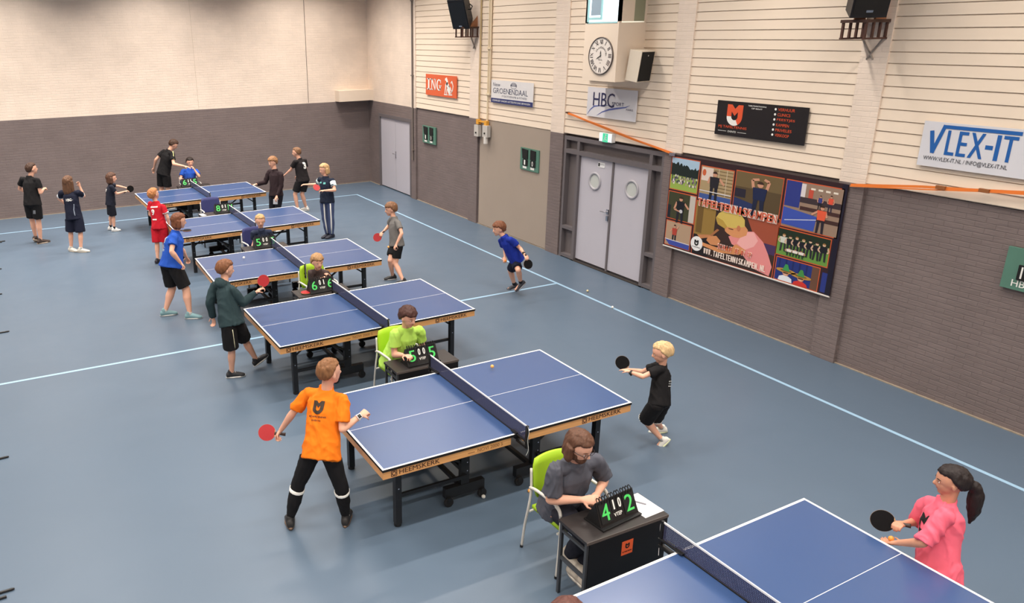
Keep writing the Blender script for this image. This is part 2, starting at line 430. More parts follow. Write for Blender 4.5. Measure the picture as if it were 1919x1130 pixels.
box(bm, FR+.01, FR+.1, 10.565, 10.605, .03, 2.05)
mk('door_frame', bm, M_greytrim, d2)
bm = bmesh.new(); box(bm, FR+.085, FR+.12, Y0, Y1, 0, 2.36); mk('infill_panel', bm, M_greyplain, d2)
bm = bmesh.new()
for z in (.97, 1.09): box(bm, FR+.0, FR+.03, 10.62, 10.67, z, z+.09)
tube(bm, smoothpath([(FR+.02, 10.645, 1.135), (FR-.035, 10.645, 1.135), (FR-.045, 10.68, 1.135), (FR-.045, 10.78, 1.13)]), .011)
mk('door_handle', bm, M_chrome, d2)
bm = bmesh.new(); box(bm, FR+.024, FR+.032, 10.82, 11.0, 1.9, 1.99)
plq = mk('door_plate', bm, M_white, leaf2[1])
bm = bmesh.new(); box(bm, FR+.022, FR+.0239, 10.95, 10.99, 1.915, 1.975); add_text(bm, 'SPORTZAAL', 0, 0, .11, .02, 0, frameT((FR+.0235, 10.94, 1.945), (0, -1, 0), (0, 0, 1)))
mk('door_print', bm, M_blackmatt, plq)
struct('trim_%d' % n, boxbm(XW-.02, XW+.03, 9.6, 11.6, 0, .02), mat('dark_threshold', (60, 54, 50), .6)); n += 1

# ------------------------------------------------------------------ wall signs (flat boards on the right wall)
XS = XW-.05
def wallT(y, z, x=None): return frameT((XS if x is None else x, y, z), (0, -1, 0), (0, 0, 1))
def sign(name, yl, yr, z0, z1, m, label, cat='sign', x=None, th=.012, **t):
    """local: u 0..w to the right, v 0..h up"""
    x = XS if x is None else x
    root = empty(name, (x, (yl+yr)/2, z0), label=label, category=cat, **t)
    wd, ht = yl-yr, z1-z0
    bm = bmesh.new(); box(bm, 0, wd, 0, ht, -th, 0, T=frameT((0, wd/2, 0), (0, -1, 0), (0, 0, 1)))
    mk('board', bm, m, root)
    return root, wd, ht, frameT((0, wd/2, 0), (0, -1, 0), (0, 0, 1))
# ING-type orange sign
r, wd, ht, T = sign('wall_sign', 17.5, 15.98, 2.785, 3.285, mat('sign_orange', (222, 98, 56), .5), 'orange bank sign with white serif letters and a seated lion, nearest the far corner')
bm = bmesh.new()
def serif(bm, x, y, w_, h_, kind, z, T):
    st = w_*.26; sr = h_*.10
    def q(pts): 
        vs = [bm.verts.new(T @ Vector((x+a*w_, y+b*h_, z))) for a, b in pts]; bm.faces.new(vs)
    if kind == 'I':
        q([(.3, 0), (.7, 0), (.7, 1), (.3, 1)]); q([(0, 0), (1, 0), (1, .1), (0, .1)]); q([(0, .9), (1, .9), (1, 1), (0, 1)])
    if kind == 'N':
        q([(.12, 0), (.24, 0), (.24, 1), (.12, 1)]); q([(.78, 0), (.9, 0), (.9, 1), (.78, 1)]); q([(.08, 1), (.78, 0), (.9, 0), (.34, 1)])
        q([(0, 0), (.38, 0), (.38, .09), (0, .09)]); q([(.64, .91), (1, .91), (1, 1), (.64, 1)]); q([(0, .91), (.3, .91), (.3, 1), (0, 1)])
    if kind == 'G':
        k = 18
        for i in range(k):
            a0 = radians(50)+radians(270)*i/k; a1 = radians(50)+radians(270)*(i+1)/k
            wa = .20+.06*sin(a0*1); 
            q([(.5+.5*cos(a0), .5+.5*sin(a0)), (.5+.5*cos(a1), .5+.5*sin(a1)), (.5+.27*cos(a1), .5+.4*sin(a1)), (.5+.27*cos(a0), .5+.4*sin(a0))])
        q([(.62, .0+.06), (.84, .06), (.84, .45), (.62, .45)]); q([(.5, .4), (1, .4), (1, .48), (.5, .48)]); q([(.78, .66), (.88, .66), (.88, .98), (.78, .9)])
serif(bm, .07, .13, .17, .27, 'I', .002, T); serif(bm, .26, .13, .27, .27, 'N', .002, T); serif(bm, .55, .13, .25, .27, 'G', .002, T)
# seated lion built from strokes
for pts, wv in (([(.98, .40), (1.04, .42), (1.08, .36), (1.05, .28)], [.05, .09, .09, .07]), ([(1.05, .34), (1.12, .26), (1.17, .16), (1.2, .07)], [.05, .12, .13, .05]),
                ([(1.02, .3), (1.0, .2), (.97, .08)], [.05, .04, .03]), ([(1.09, .22), (1.06, .14), (1.05, .06)], .03), ([(.93, .06), (1.1, .06)], .025), ([(1.14, .06), (1.32, .07)], .025),
                ([(1.25, .1), (1.33, .17), (1.36, .27), (1.3, .38), (1.26, .33)], [.03, .03, .03, .035, .05]), ([(1.15, .27), (1.24, .22), (1.3, .12)], .03)):
    stroke(bm, pts, wv, .003, T)
mk('lettering', bm, M_whitedig, r)
# white sponsor board
r, wd, ht, T = sign('wall_sign', 14.5, 12.97, 2.81, 3.28, mat('sign_white', (228, 226, 226), .4), 'white board with grey lettering and a navy strip along its foot')
bm = bmesh.new(); add_text(bm, 'Nieuw', .07, .34, .27, .08, .002, T); add_text(bm, 'GROEN', .07, .2, .62, .11, .002, T, .02); add_text(bm, 'ENDAAL', .69, .2, .66, .11, .002, T, .035)
add_text(bm, 'FYSIOTHERAPIE & FITNESS', .42, .13, .9, .04, .002, T)
for i in range(5): stroke(bm, [(.84+.11*cos(a)*(1-.0*i), .37+.055*sin(a)*(i/4)) for a in [pi*j/10 for j in range(11)]], .006, .002, T)
stroke(bm, disc2(.84, .38, .11, .06, 20)+[(.95, .38)], .008, .002, T)
mk('lettering', bm, mat('sign_grey_print', (92, 96, 116), .6), r)
bm = bmesh.new(); box(bm, 0, wd, 0, .095, .0005, .002, T=T); mk('strip', bm, mat('sign_navy', (44, 54, 110), .5), r)
bm = bmesh.new(); add_text(bm, 'COMPLEET ONDER HETZELFDE DAK BEWEGEN', .06, .03, 1.38, .035, .003, T, .02); mk('lettering', bm, M_whitedig, r)
# HBC sport
r, wd, ht, T = sign('wall_sign', 11.32, 10.06, 2.79, 3.3, mat('sign_white2', (222, 220, 224), .4), 'white sports club board with tall navy letters, below the wall clock')
bm = bmesh.new(); add_text(bm, 'HBC', .16, .19, .56, .24, .003, T, .015); add_text(bm, 'SPORT', .66, .23, .3, .06, .003, T, .02); add_text(bm, 'PARIS', 1.02, .17, .17, .03, .003, T)
mk('lettering', bm, mat('hbc_navy', (38, 40, 84), .5), r)
bm = bmesh.new()
stroke(bm, [(.02, .03), (.1, .12), (.2, .185), (.4, .21), (.62, .23)], [.004, .02, .025, .015, .004], .002, T)
stroke(bm, [(.28, .03), (.42, .1), (.6, .155), (.8, .19), (1.0, .22), (1.1, .26)], [.004, .02, .03, .03, .02, .004], .002, T)
mk('swoosh', bm, mat('hbc_blue', (92, 104, 168), .5), r)
# black MJ board
r, wd, ht, T = sign('wall_sign', 8.39, 6.9, 2.775, 3.265, mat('sign_black', (30, 26, 28), .35), 'black sponsor board with an orange emblem and a dotted list of words')
bm = bmesh.new(); emblem(bm, .18, .155, .29, .002, T, 0, 1)
add_text(bm, 'MJ TAFELTENNIS', .06, .1, .5, .045, .002, T, .03)
for i, s_ in enumerate(('VERHUUR', 'CLINICS', 'FEESTJES', 'KAMPEN', 'PRIVELES', 'VERKOOP')):
    add_text(bm, s_, 1.03, .415-i*.068, (.26, .2, .28, .2, .25, .22)[i], .038, .002, T, .02)
    prism(bm, disc2(.99, .434-i*.068, .016, n=12), 0, .002, T, 1)
add_text(bm, 'EVENTS', .24, .05, .14, .026, .002, T, .02, mi=1); add_text(bm, 'TAFELTENNISTRAINING', .54, .44, .3, .018, .002, T, .01, mi=1); add_text(bm, 'OP MAAT', .6, .405, .18, .018, .002, T, .01, mi=1)
stroke(bm, [(.06, .063), (.21, .063)], .005, .002, T, 1); stroke(bm, [(.41, .063), (.56, .063)], .005, .002, T, 1)
mk('lettering', bm, [mat('mj_orange', (226, 88, 50), .5), M_whitedig], r)
# VLEX-IT
r, wd, ht, T = sign('wall_sign', 5.43, 3.72, 2.735, 3.235, mat('sign_white3', (220, 220, 226), .4), 'white company board with thick blue letters under a square-root bar')
bm = bmesh.new()
stroke(bm, [(.1, .40), (.145, .155)], .045, .003, T); stroke(bm, [(.140, .155), (.232, .472)], .040, .0036, T); stroke(bm, [(.215, .455), (.99, .455)], .038, .0042, T)
for i, (s_, x_, w_) in enumerate((('L', .27, .10), ('E', .39, .10), ('X', .51, .15), ('-', .67, .07), ('I', .77, .035), ('T', .83, .14))):
    if s_ == '-': stroke(bm, [(.67, .28), (.745, .28)], .045, .002, T)
    elif s_ == 'I': stroke(bm, [(.787, .15), (.787, .42)], .042, .002, T)
    else: add_text(bm, s_, x_, .15, w_, .27, .002, T, .05)
mk('lettering', bm, mat('vlex_blue', (30, 96, 172), .5), r)
bm = bmesh.new(); add_text(bm, 'WWW.VLEX-IT.NL / INFO@VLEX-IT.NL', .06, .06, .86, .06, .002, T, .02); add_text(bm, 'IT DIENSTEN', 1.1, .2, .5, .07, .002, T, .02)
mk('lettering', bm, mat('vlex_grey', (70, 70, 78), .5), r)

# ------------------------------------------------------------------ large collage banner
BY, BZ, BW, BH = 9.17, .885, 2.98, 1.49
ban = empty('banner', (XW-.06, BY-BW/2, BZ), label='big photo collage banner of a table tennis camp hung on the grey wall', category='banner')
T = frameT((0, BW/2, 0), (0, -1, 0), (0, 0, 1))
def bpoly(name, items, parent=ban):
    """items: list of (pts|'text', material, layer)"""
    mats = []; bm = bmesh.new()
    for pts, m_, lay in items:
        if m_ not in mats: mats.append(m_)
        i = mats.index(m_)
        vs = [bm.verts.new(T @ Vector((u*BW, (1-v)*BH, .0012*lay))) for u, v in pts]
        f = bm.faces.new(vs); f.material_index = i
        f.normal_update()
        if f.normal.x > 0: f.normal_flip()
    return mk(name, bm, mats, parent)
bm = bmesh.new(); box(bm, 0, BW, 0, BH, -.012, 0, T=T); mk('banner_sheet', bm, mat('banner_base', (48, 26, 30), .45), ban)
bm = bmesh.new(); tube(bm, [T @ Vector((0, -.005, -.004)), T @ Vector((BW, -.005, -.004))], .014, 8); mk('hem_rod', bm, mat('rod_white', (205, 200, 195), .4), ban)
def cm(*rgb): return mat('print_%d_%d_%d' % rgb, rgb, .4)
def rect(u0, v0, u1, v1): return [(u0, v0), (u1, v0), (u1, v1), (u0, v1)]
def dsc(u, v, r_, ry=None, n=16): return [(u+r_*cos(2*pi*i/n), v+(r_*2 if ry is None else ry)*sin(2*pi*i/n)) for i in range(n)]
fr = cm(206, 92, 52)
def photo(u0, v0, u1, v1, items):
    L = [(rect(u0-.004, v0-.009, u1+.004, v1+.009), fr, 1)]
    W_ = u1-u0; H_ = v1-v0
    for pts, m_, lay in items: L.append(([(u0+a*W_, v0+b*H_) for a, b in pts], m_, lay+1))
    bpoly('collage_photo', L)
rs = random.Random(3)
# 1 crowd before trees
it = [(rect(0, 0, 1, 1), cm(150, 176, 80), 1), (rect(0, 0, 1, .45), cm(168, 196, 218), 1.5)]
tr = [(0, .55)]+[(i/24, .12+.12*rs.random()+.0*i+ (.08 if i > 14 else 0)) for i in range(25)]+[(1, .55)]
it.append((tr, cm(26, 38, 34), 2))
for i in range(70):
    u, v = rs.random()*.92+.03, .52+rs.random()*.26
    it.append((rect(u, v, u+.04, v+.07), cm(*rs.choice(((206, 196, 190), (120, 96, 130), (80, 72, 90), (178, 150, 150), (230, 226, 214), (60, 70, 80)))), 3+i*.02))
photo(.008, .03, .195, .36, it)
def fig(cx, cy, h, shirt, legs=(30, 30, 40), skin=(205, 150, 122), hair=(60, 40, 30), arms=None, asp=1.0, lay=4):
    """small printed figure: cx, cy = feet centre, in photo units, h tall"""
    w_ = h*asp; S, Lg, K, Hh = cm(*shirt), cm(*legs), cm(*skin), cm(*hair); o = []
    o.append(([(cx-.13*w_, cy-.5*h), (cx-.02*w_, cy-.5*h), (cx-.06*w_, cy-.02*h), (cx-.14*w_, cy)], Lg, lay)); o.append(([(cx+.02*w_, cy-.5*h), (cx+.13*w_, cy-.5*h), (cx+.14*w_, cy), (cx+.06*w_, cy-.02*h)], Lg, lay))
    o.append(([(cx-.17*w_, cy-.82*h), (cx+.17*w_, cy-.82*h), (cx+.14*w_, cy-.48*h), (cx-.14*w_, cy-.48*h)], S, lay+.3))
    o.append(([(cx+a, cy-.91*h+b) for a, b in [(.075*w_*cos(t*pi/5), .08*h*sin(t*pi/5)) for t in range(10)]], K, lay+.5))
    o.append(([(cx+a, cy-.93*h+b) for a, b in [(.08*w_*cos(pi+t*pi/8), .08*h*sin(pi+t*pi/8)) for t in range(9)]], Hh, lay+.7))
    for pth in (arms or [[(-.16, -.8), (-.24, -.6), (-.16, -.5)], [(.16, -.8), (.24, -.6), (.16, -.5)]]):
        for (a, b), (c, d) in zip(pth, pth[1:]):
            dx, dy = (c-a), (d-b); l_ = math.hypot(dx, dy) or 1; nx, ny = -dy/l_*.035, dx/l_*.035
            o.append(([(cx+(a+nx)*w_, cy+(b+ny)*h), (cx+(a-nx)*w_, cy+(b-ny)*h), (cx+(c-nx)*w_, cy+(d-ny)*h), (cx+(c+nx)*w_, cy+(d+ny)*h)], K, lay+.2))
    return o
# 2 player in front of wall bars
it = [(rect(0, 0, 1, 1), cm(172, 150, 112), 1), (rect(0, .82, 1, 1), cm(64, 88, 150), 2), (rect(.02, .02, .38, .42), cm(222, 206, 194), 1.5), (dsc(.1, .18, .06, .1), cm(206, 100, 60), 2)]
for i in range(8): it.append((rect(.4, .06+i*.1, 1, .085+i*.1), cm(118, 98, 66), 1.4))
for u in (.55, .8): it.append((rect(u, 0, u+.02, .8), cm(196, 182, 156), 2))
it.append((rect(0, .72, 1, .745), cm(222, 222, 226), 5))
it += fig(.45, 1.05, .95, (36, 34, 40), arms=[[(-.16, -.8), (-.22, -.6)], [(.16, -.8), (.34, -.62)]], asp=.95)
photo(.212, .065, .412, .40, it)
# 3 player arms raised
it = [(rect(0, 0, 1, 1), cm(88, 72, 48), 1), (rect(0, .0, 1, .35), cm(112, 94, 62), 1.2), ([(0, .62), (.5, .72), (.5, .9), (0, .86)], cm(40, 52, 96), 2), (rect(0, .4, .25, .6), cm(40, 36, 50), 1.6)]
it += fig(.55, .98, .82, (28, 38, 74), (30, 36, 60), arms=[[(-.16, -.8), (-.2, -1.02), (-.04, -1.06)], [(.16, -.8), (.2, -1.02), (.08, -1.08)]], asp=1.1)
photo(.43, .05, .69, .46, it)
# 4 sports hall
it = [(rect(0, 0, 1, 1), cm(150, 126, 108), 1), (rect(0, 0, .28, .55), cm(46, 58, 132), 1.5), (rect(.28, .3, 1, .42), cm(60, 48, 52), 2), (rect(.3, .5, 1, .58), cm(70, 44, 40), 2), (rect(.4, .68, 1, .76), cm(66, 42, 38), 2),
      ([(0, .58), (.62, .66), (.6, .98), (0, .96)], cm(60, 82, 172), 3), ([(.05, .86), (.62, .72), (.62, .735), (.05, .875)], cm(220, 224, 236), 3.5), (rect(.28, .02, .36, .3), cm(220, 214, 214), 2), (rect(.42, .12, .5, .3), cm(196, 80, 60), 2)]
for i in range(4): it.append((rect(.45+i*.13, .08, .53+i*.13, .12), cm(236, 226, 210), 2.2))
it += fig(.7, 1.0, .6, (226, 92, 60), (40, 34, 44), arms=[[(-.14, -.78), (-.36, -.62)], [(.14, -.8), (.2, -.6)]], asp=.8, lay=5); it += fig(.82, .52, .36, (222, 84, 60), (50, 44, 60), asp=.7); it += fig(.64, .5, .3, (58, 64, 130), asp=.7)
photo(.71, .05, .985, .47, it)
# 5 dark green player
it = [(rect(0, 0, 1, 1), cm(62, 64, 40), 1), (rect(.8, 0, 1, 1), cm(196, 188, 178), 2), (rect(0, .5, .12, 1), cm(30, 32, 40), 1.5)]
it += fig(.48, 1.12, 1.0, (24, 26, 32), arms=[[(-.16, -.78), (-.25, -.5), (.0, -.45)], [(.16, -.78), (.34, -.6)]], asp=.9); it.append((dsc(.52, .66, .06, .07), cm(196, 196, 200), 8))
photo(.008, .395, .195, .68, it)
# 6 player with raised bat
it = [(rect(0, 0, 1, 1), cm(176, 148, 122), 1), ([(0, .78), (1, .8), (1, 1.0), (.2, .99)], cm(62, 76, 160), 6), (rect(0, .76, 1, .79), cm(214, 214, 220), 7)]
it += fig(.36, .95, .85, (176, 66, 50), arms=[[(-.14, -.8), (-.3, -.62)], [(.14, -.8), (.24, -.95)]], asp=.7)
photo(.012, .715, .185, .975, it)
# main picture : boy bent over, side view
it = [(rect(0, 0, 1, 1), cm(58, 40, 34), 1), (rect(0, 0, .26, .62), cm(148, 118, 58), 1.5), (rect(.02, .05, .1, .58), cm(110, 84, 40), 1.7), ([(.62, .02), (1, .05), (1, .62), (.82, .6)], cm(158, 78, 54), 1.6), (rect(.84, .45, 1, .62), cm(70, 50, 90), 1.8),
      ([(0, .62), (.3, .6), (.2, 1), (0, 1)], cm(30, 22, 24), 2)]
hd_ = [(.30, .13), (.36, .05), (.46, .02), (.56, .05), (.62, .14), (.63, .26), (.56, .3), (.5, .33), (.36, .34), (.29, .3), (.27, .22)]
it.append(([(.38, .30), (.47, .22), (.6, .2), (.67, .3), (.66, .4), (.58, .48), (.5, .49), (.43, .45), (.4, .42)], cm(216, 148, 98), 4))
it.append((hd_, cm(210, 184, 96), 5)); it.append(([(.27, .2), (.36, .24), (.42, .33), (.4, .38), (.3, .33)], cm(184, 152, 70), 5.5))
it.append((dsc(.56, .31, .022, .05), cm(196, 122, 84), 6)); it.append((rect(.44, .35, .5, .362), cm(70, 44, 30), 6.2))
it.append(([(.45, .5), (.62, .34), (.74, .3), (.86, .44), (.93, .62), (.99, .82), (.97, .99), (.78, .94), (.66, .78), (.6, .66), (.5, .62)], cm(228, 142, 140), 3.6))
it.append(([(.62, .36), (.74, .31), (.8, .44), (.76, .56), (.66, .66), (.56, .58)], cm(240, 176, 172), 3.9))
it.append(([(.55, .60), (.68, .66), (.6, .78), (.36, .84), (.12, .80), (.13, .74), (.36, .76), (.5, .7)], cm(214, 144, 92), 5.2))
it.append(([(.2, .6), (.3, .55), (.36, .62), (.34, .72), (.24, .74), (.18, .68)], cm(206, 140, 92), 5)); it.append(([(.05, .62), (.22, .56), (.24, .6), (.1, .68)], cm(190, 128, 84), 4.8))
it.append(([(.3, .42), (.33, .43), (.22, .62), (.2, .6)], cm(170, 110, 70), 4.6))
photo(.205, .43, .70, .99, it)
# 7 team photo
it = [(rect(0, 0, 1, 1), cm(104, 150, 66), 1), (rect(0, 0, 1, .3), cm(30, 44, 28), 2)]
for i in range(7): it += fig(.12+i*.13, .86+.02*(i % 2), .68, (206, 210, 200) if i == 0 else (26, 26, 34), (40, 40, 44) if i else (50, 50, 50), (214, 178, 150), rs.choice(((70, 44, 26), (40, 28, 20), (150, 110, 60))), asp=.62, lay=3+i*.15)
for i in range(3): it += fig(.26+i*.12, .96, .3, (230, 222, 214), (40, 60, 40), asp=1.1, lay=6)
photo(.705, .50, .965, .745, it)
# 8 two boys in big hats
it = [(rect(0, 0, 1, 1), cm(36, 50, 120), 1), (rect(.84, 0, 1, 1), cm(104, 72, 54), 1.5)]
for i in range(5): it.append((rect(.06+i*.16, 0, .1+i*.16, .5), cm(28, 38, 96), 1.3))
for cx, cy, sh, ht_ in ((.26, .62, (226, 230, 236), (60, 150, 80)), (.62, .68, (206, 52, 44), (70, 140, 70))):
    it.append(([(cx-.17, 1), (cx-.15, cy+.2), (cx-.06, cy+.12), (cx+.06, cy+.12), (cx+.15, cy+.2), (cx+.17, 1)], cm(*sh), 3)); it.append((dsc(cx, cy, .075, .13), cm(214, 152, 118), 4)); it.append((dsc(cx, cy-.1, .24, .1, 20), cm(186, 140, 64), 4.5)); it.append((dsc(cx, cy-.11, .14, .055, 16), cm(120, 84, 44), 4.8))
    it.append(([(cx-.09, cy-.1), (cx-.03, cy-.4), (cx+.03, cy-.4), (cx+.09, cy-.1)], cm(*ht_), 5)); it.append((rect(cx-.06, cy-.03, cx+.06, cy+.02), cm(50, 36, 34), 5.5)); it.append((rect(cx-.03, cy+.06, cx+.03, cy+.075), cm(240, 226, 220), 5.6))
photo(.715, .775, .935, .985, it)
bpoly('collage_photo', [(rect(.975, .0, 1, 1), cm(26, 22, 40), 1), (rect(.95, .8, .975, .98), cm(40, 54, 128), 1)])
bm = bmesh.new(); TB = frameT((0, BW/2, 0), (0, -1, 0), (0, 0, 1))
def rect2(x, y, w_, h_): return [(x, y), (x+w_, y), (x+w_, y+h_), (x, y+h_)]
def ttl(s, u, v, w_, h_, lay, off, mi):
    # slightly falling line of letters
    x0 = u*BW
    for i, ch in enumerate(s):
        if ch == ' ': continue
        cw = w_*BW/len(s); nar = .45 if ch in 'I.J' else .9
        if ch == '.': prism(bm, rect2(x0+i*cw+cw*.25, (1-v)*BH, cw*.3, cw*.3), .0012*lay-.0005, .0012*lay, TB, mi); continue
        add_text(bm, ch, x0+i*cw+cw*(1-nar)/2, (1-v)*BH - 0*i, cw*nar, h_*BH, .0012*lay, TB, off, mi=mi)
ttl('TAFELTENNISKAMPEN', .212, .475, .48, .088, 12, .22, 0); ttl('TAFELTENNISKAMPEN', .215, .468, .475, .074, 15, .012, 1)
ttl('SCHRIJF JE IN OP', .37, .862, .21, .058, 12, .2, 0); ttl('SCHRIJF JE IN OP', .372, .858, .207, .048, 15, .012, 1)
ttl('WWW.TAFELTENNISKAMPEN.NL', .285, .955, .38, .06, 12, .12, 0)
mk('lettering', bm, [mat('print_cream', (244, 226, 214), .5), mat('print_brick', (214, 96, 66), .5)], ban)
bm = bmesh.new(); prism(bm, [(a*1, b*1) for a, b in disc2(.235*BW, .125*BH, .115, n=28)], 0, .016, TB, 0); emblem(bm, .235*BW-.045, .125*BH-.03, .09, .0175, TB, 1); add_text(bm, 'MJ TAFELTENNIS', .235*BW-.08, .125*BH-.065, .16, .018, .0175, TB, .02, mi=1)
mk('round_badge', bm, [M_white, M_blackmatt], ban)

# ------------------------------------------------------------------ orange lashing strap
def ribbon(pts, wd, th=.004):
    bm = bmesh.new(); P = [Vector(p) for p in pts]; secs = []
    for i, p in enumerate(P):
        d = (P[min(i+1, len(P)-1)]-P[max(i-1, 0)]).normalized(); nn = Vector((-1, 0, 0)); u = d.cross(nn).normalized()
        secs.append([p+u*wd/2, p+u*wd/2+nn*th, p-u*wd/2+nn*th, p-u*wd/2])
    R_ = [[bm.verts.new(q) for q in s_] for s_ in secs]
    for a, b in zip(R_, R_[1:]):
        for i in range(4): bm.faces.new((a[i], a[(i+1) % 4], b[(i+1) % 4], b[i]))
    bm.faces.new(R_[0]); bm.faces.new(list(reversed(R_[-1]))); bmesh.ops.recalc_face_normals(bm, faces=bm.faces); return bm
M_strap = mat('orange_webbing', (232, 128, 52), .7, bump=.1, bscale=200)
xs = XW-.055
st = empty('lashing_strap', (xs, 10.5, 2.6), label='orange lashing strap running down over the double door to the banner corner', category='strap')
mk('webbing', ribbon([(0, 1.36, .2), (0, .6, .07), (0, -.3, -.075), (0, -1.34, -.215)], .035), M_strap, st)
mk('webbing', ribbon([(-.01, 1.35, .185), (-.01, .5, .075), (-.01, -.5, -.09), (-.012, -1.38, -.23)], .02), M_strap, st)
mk('ratchet', boxbm(-.035, 0, -1.42, -1.3, -.25, -.2, .006), M_chrome, st)
mk('wall_hook', boxbm(-.02, .03, 1.33, 1.39, .19, .215, .004), mat('hook_dark', (90, 60, 40), .5), st)
xs2 = XW-.065
st = empty('lashing_strap', (xs2, 5.0, 2.4), label='orange lashing strap stretched right from the banner under the blue lettered board', category='strap')
mk('webbing', ribbon([(0, 1.16, -.02), (0, .3, .1), (0, -.24, .155), (0, -1.5, .3)], .03), M_strap, st)
mk('webbing', ribbon([(-.008, 1.16, -.035), (-.008, .3, .07), (-.008, -.3, .15), (-.008, -1.5, .27)], .015), M_strap, st)
bm = bmesh.new()
for y, z in ((.1, .125), (-.34, .165)): box(bm, -.03, 0, y-.05, y+.05, z-.02, z+.02)
mk('buckle', bm, mat('buckle_brown', (150, 92, 50), .5), st)

# ------------------------------------------------------------------ clock cabinet, clock, speaker
CX0 = 8.8
cab = empty('wall_cabinet', (CX0, 10.45, 3.46), label='cream boxed cabinet jutting from the wall with a bright window above the clock', category='cabinet')
bm = bmesh.new(); zc = 4.37-3.46; D_ = XW-CX0
box(bm, 0, D_, -.41, .41, 0, zc)
for y0, y1 in ((-.41, -.37), (.37, .41)): box(bm, 0, .05, y0, y1, zc, 2.4)
box(bm, 0, D_, .37, .41, zc, 2.4); box(bm, D_-.05, D_, -.41, .41, zc, 2.4); box(bm, 0, D_, -.41, .41, 2.36, 2.4); box(bm, .0, .3, -.41, -.37, zc+.02, 2.4)
mk('cabinet_body', bm, M_creamplain, cab)
mk('side_pane', boxbm(.3, D_-.05, -.40, -.385, zc+.02, 2.35), mat('green_grey_pane', (150, 152, 128), .3), cab)
mk('window_pane', boxbm(.012, .022, -.37, .37, zc, 2.36), mat('bright_window', (225, 244, 255), .3, emit=2.2), cab)
bm = bmesh.new()
for y0, y1, z0, z1 in ((.33, .37, zc, 2.3), (-.37, .37, zc-.005, zc+.02), (.0, .04, zc+.05, 2.3), (.04, .33, zc+.05, zc+.09)): box(bm, -.004, .01, y0, y1, z0, z1)
mk('window_frame', bm, mat('pale_aqua_frame', (165, 215, 220), .4), cab)
mk('window_blind', boxbm(.0, .008, .05, .28, zc+.12, 2.2), mat('blind_grey', (150, 170, 186), .5), cab)
mk('wall_plate', boxbm(D_-.06, D_, .41, .88, -.05, .55, .004), M_creamplain, cab)
CLY, CLZ, CR_ = 10.41, 3.86, .297
clk = empty('wall_clock', (CX0-.001, CLY, CLZ), label='large round white clock with roman numerals on the cream cabinet', category='clock')
Tc = frameT((0, 0, 0), (0, -1, 0), (0, 0, 1))
bm = bmesh.new(); prism(bm, disc2(0, 0, CR_-.012, n=48), 0, .012, Tc); mk('dial', bm, mat('dial_cream', (232, 224, 216), .5), clk)
bm = bmesh.new(); k = 48; prof = [(CR_-.016, .008), (CR_-.012, .022), (CR_, .02), (CR_, 0), (CR_-.016, 0)]
rings = [[bm.verts.new(Tc @ Vector((r_*cos(2*pi*j/k), r_*sin(2*pi*j/k), z))) for j in range(k)] for r_, z in prof]
for a, b in zip(rings, rings[1:]+rings[:1]):
    for j in range(k): bm.faces.new((a[j], a[(j+1) % k], b[(j+1) % k], b[j]))
mk('rim', bm, mat('clock_rim', (92, 82, 78), .5), clk, True)
bm = bmesh.new()
ROM = ['XII', 'I', 'II', 'III', 'IIII', 'V', 'VI', 'VII', 'VIII', 'IX', 'X', 'XI']
def gl(ch, x0, hh):
    if ch == 'I': return [[(x0, -hh), (x0, hh)]], .028
    if ch == 'V': return [[(x0-.0, hh), (x0+.022, -hh)], [(x0+.045, hh), (x0+.022, -hh)]], .058
    return [[(x0, hh), (x0+.045, -hh)], [(x0+.045, hh), (x0, -hh)]], .058
for i, s_ in enumerate(ROM):
    adv = sum({'I': .022}.get(c, .05) for c in s_); x = -adv/2+.008; a = -2*pi*i/12
    Tn = Tc @ Matrix.Rotation(a, 4, 'Z') @ Matrix.Translation((0, .222, 0))
    for ch in s_:
        sk, _ = gl(ch, x, .036); x += {'I': .022}.get(ch, .05)
        for j, pth in enumerate(sk): stroke(bm, pth, .013 if j == 0 else .006, .0135+.0002*j, Tn)
for i in range(60): stroke(bm, [(cos(2*pi*i/60)*.268, sin(2*pi*i/60)*.268), (cos(2*pi*i/60)*.276, sin(2*pi*i/60)*.276)], .004, .0135, Tc)
for i, ch in enumerate('GRANDE'): add_text(bm, ch, -.012, .118, .024, .03, .0135, Tc @ Matrix.Rotation(radians(56-i*15), 4, 'Z'), .03)
for i, ch in enumerate('HOTEL'): add_text(bm, ch, -.012, .118, .024, .03, .0135, Tc @ Matrix.Rotation(radians(-34-i*13), 4, 'Z'), .03)
add_text(bm, 'Paris', -.045, -.075, .09, .03, .0135, Tc); add_text(bm, '1894', -.02, -.12, .04, .018, .0135, Tc)
mk('numerals', bm, mat('clock_ink', (60, 52, 54), .6), clk)
bm = bmesh.new()
for ang, L_, ww in ((radians(243), .12, .016), (radians(352), .0, .0)):
    if L_: stroke(bm, [(sin(ang)*-.02, cos(ang)*-.02), (sin(ang)*L_*.6, cos(ang)*L_*.6), (sin(ang)*L_, cos(ang)*L_)], [ww*.6, ww, .003], .018, Tc)
stroke(bm, [(0, -.02), (0, .05), (0, .085)], [.008, .022, .003], .019, Tc); prism(bm, disc2(0, 0, .012, n=12), .017, .021, Tc)
mk('hand', bm, M_blackmatt, clk)
sp = empty('loudspeaker', (9.14, 9.93, 3.72), label='white box loudspeaker with black grille on the side of the clock cabinet', category='loudspeaker')
T = Matrix.Rotation(radians(10), 4, 'Z') @ Matrix.Rotation(radians(7), 4, 'X')
def Tbm(bm, T):
    for v in bm.verts: v.co = T @ v.co
    return bm
bm = boxbm(-.165, .165, -.17, .06, -.24, .24, .006); mk('case', Tbm(bm, T), mat('speaker_white', (226, 214, 196), .5), sp)
bm = boxbm(-.15, .15, -.178, -.168, -.225, .225, .003); g_ = mk('grille', Tbm(bm, T), M_blackmatt, sp)
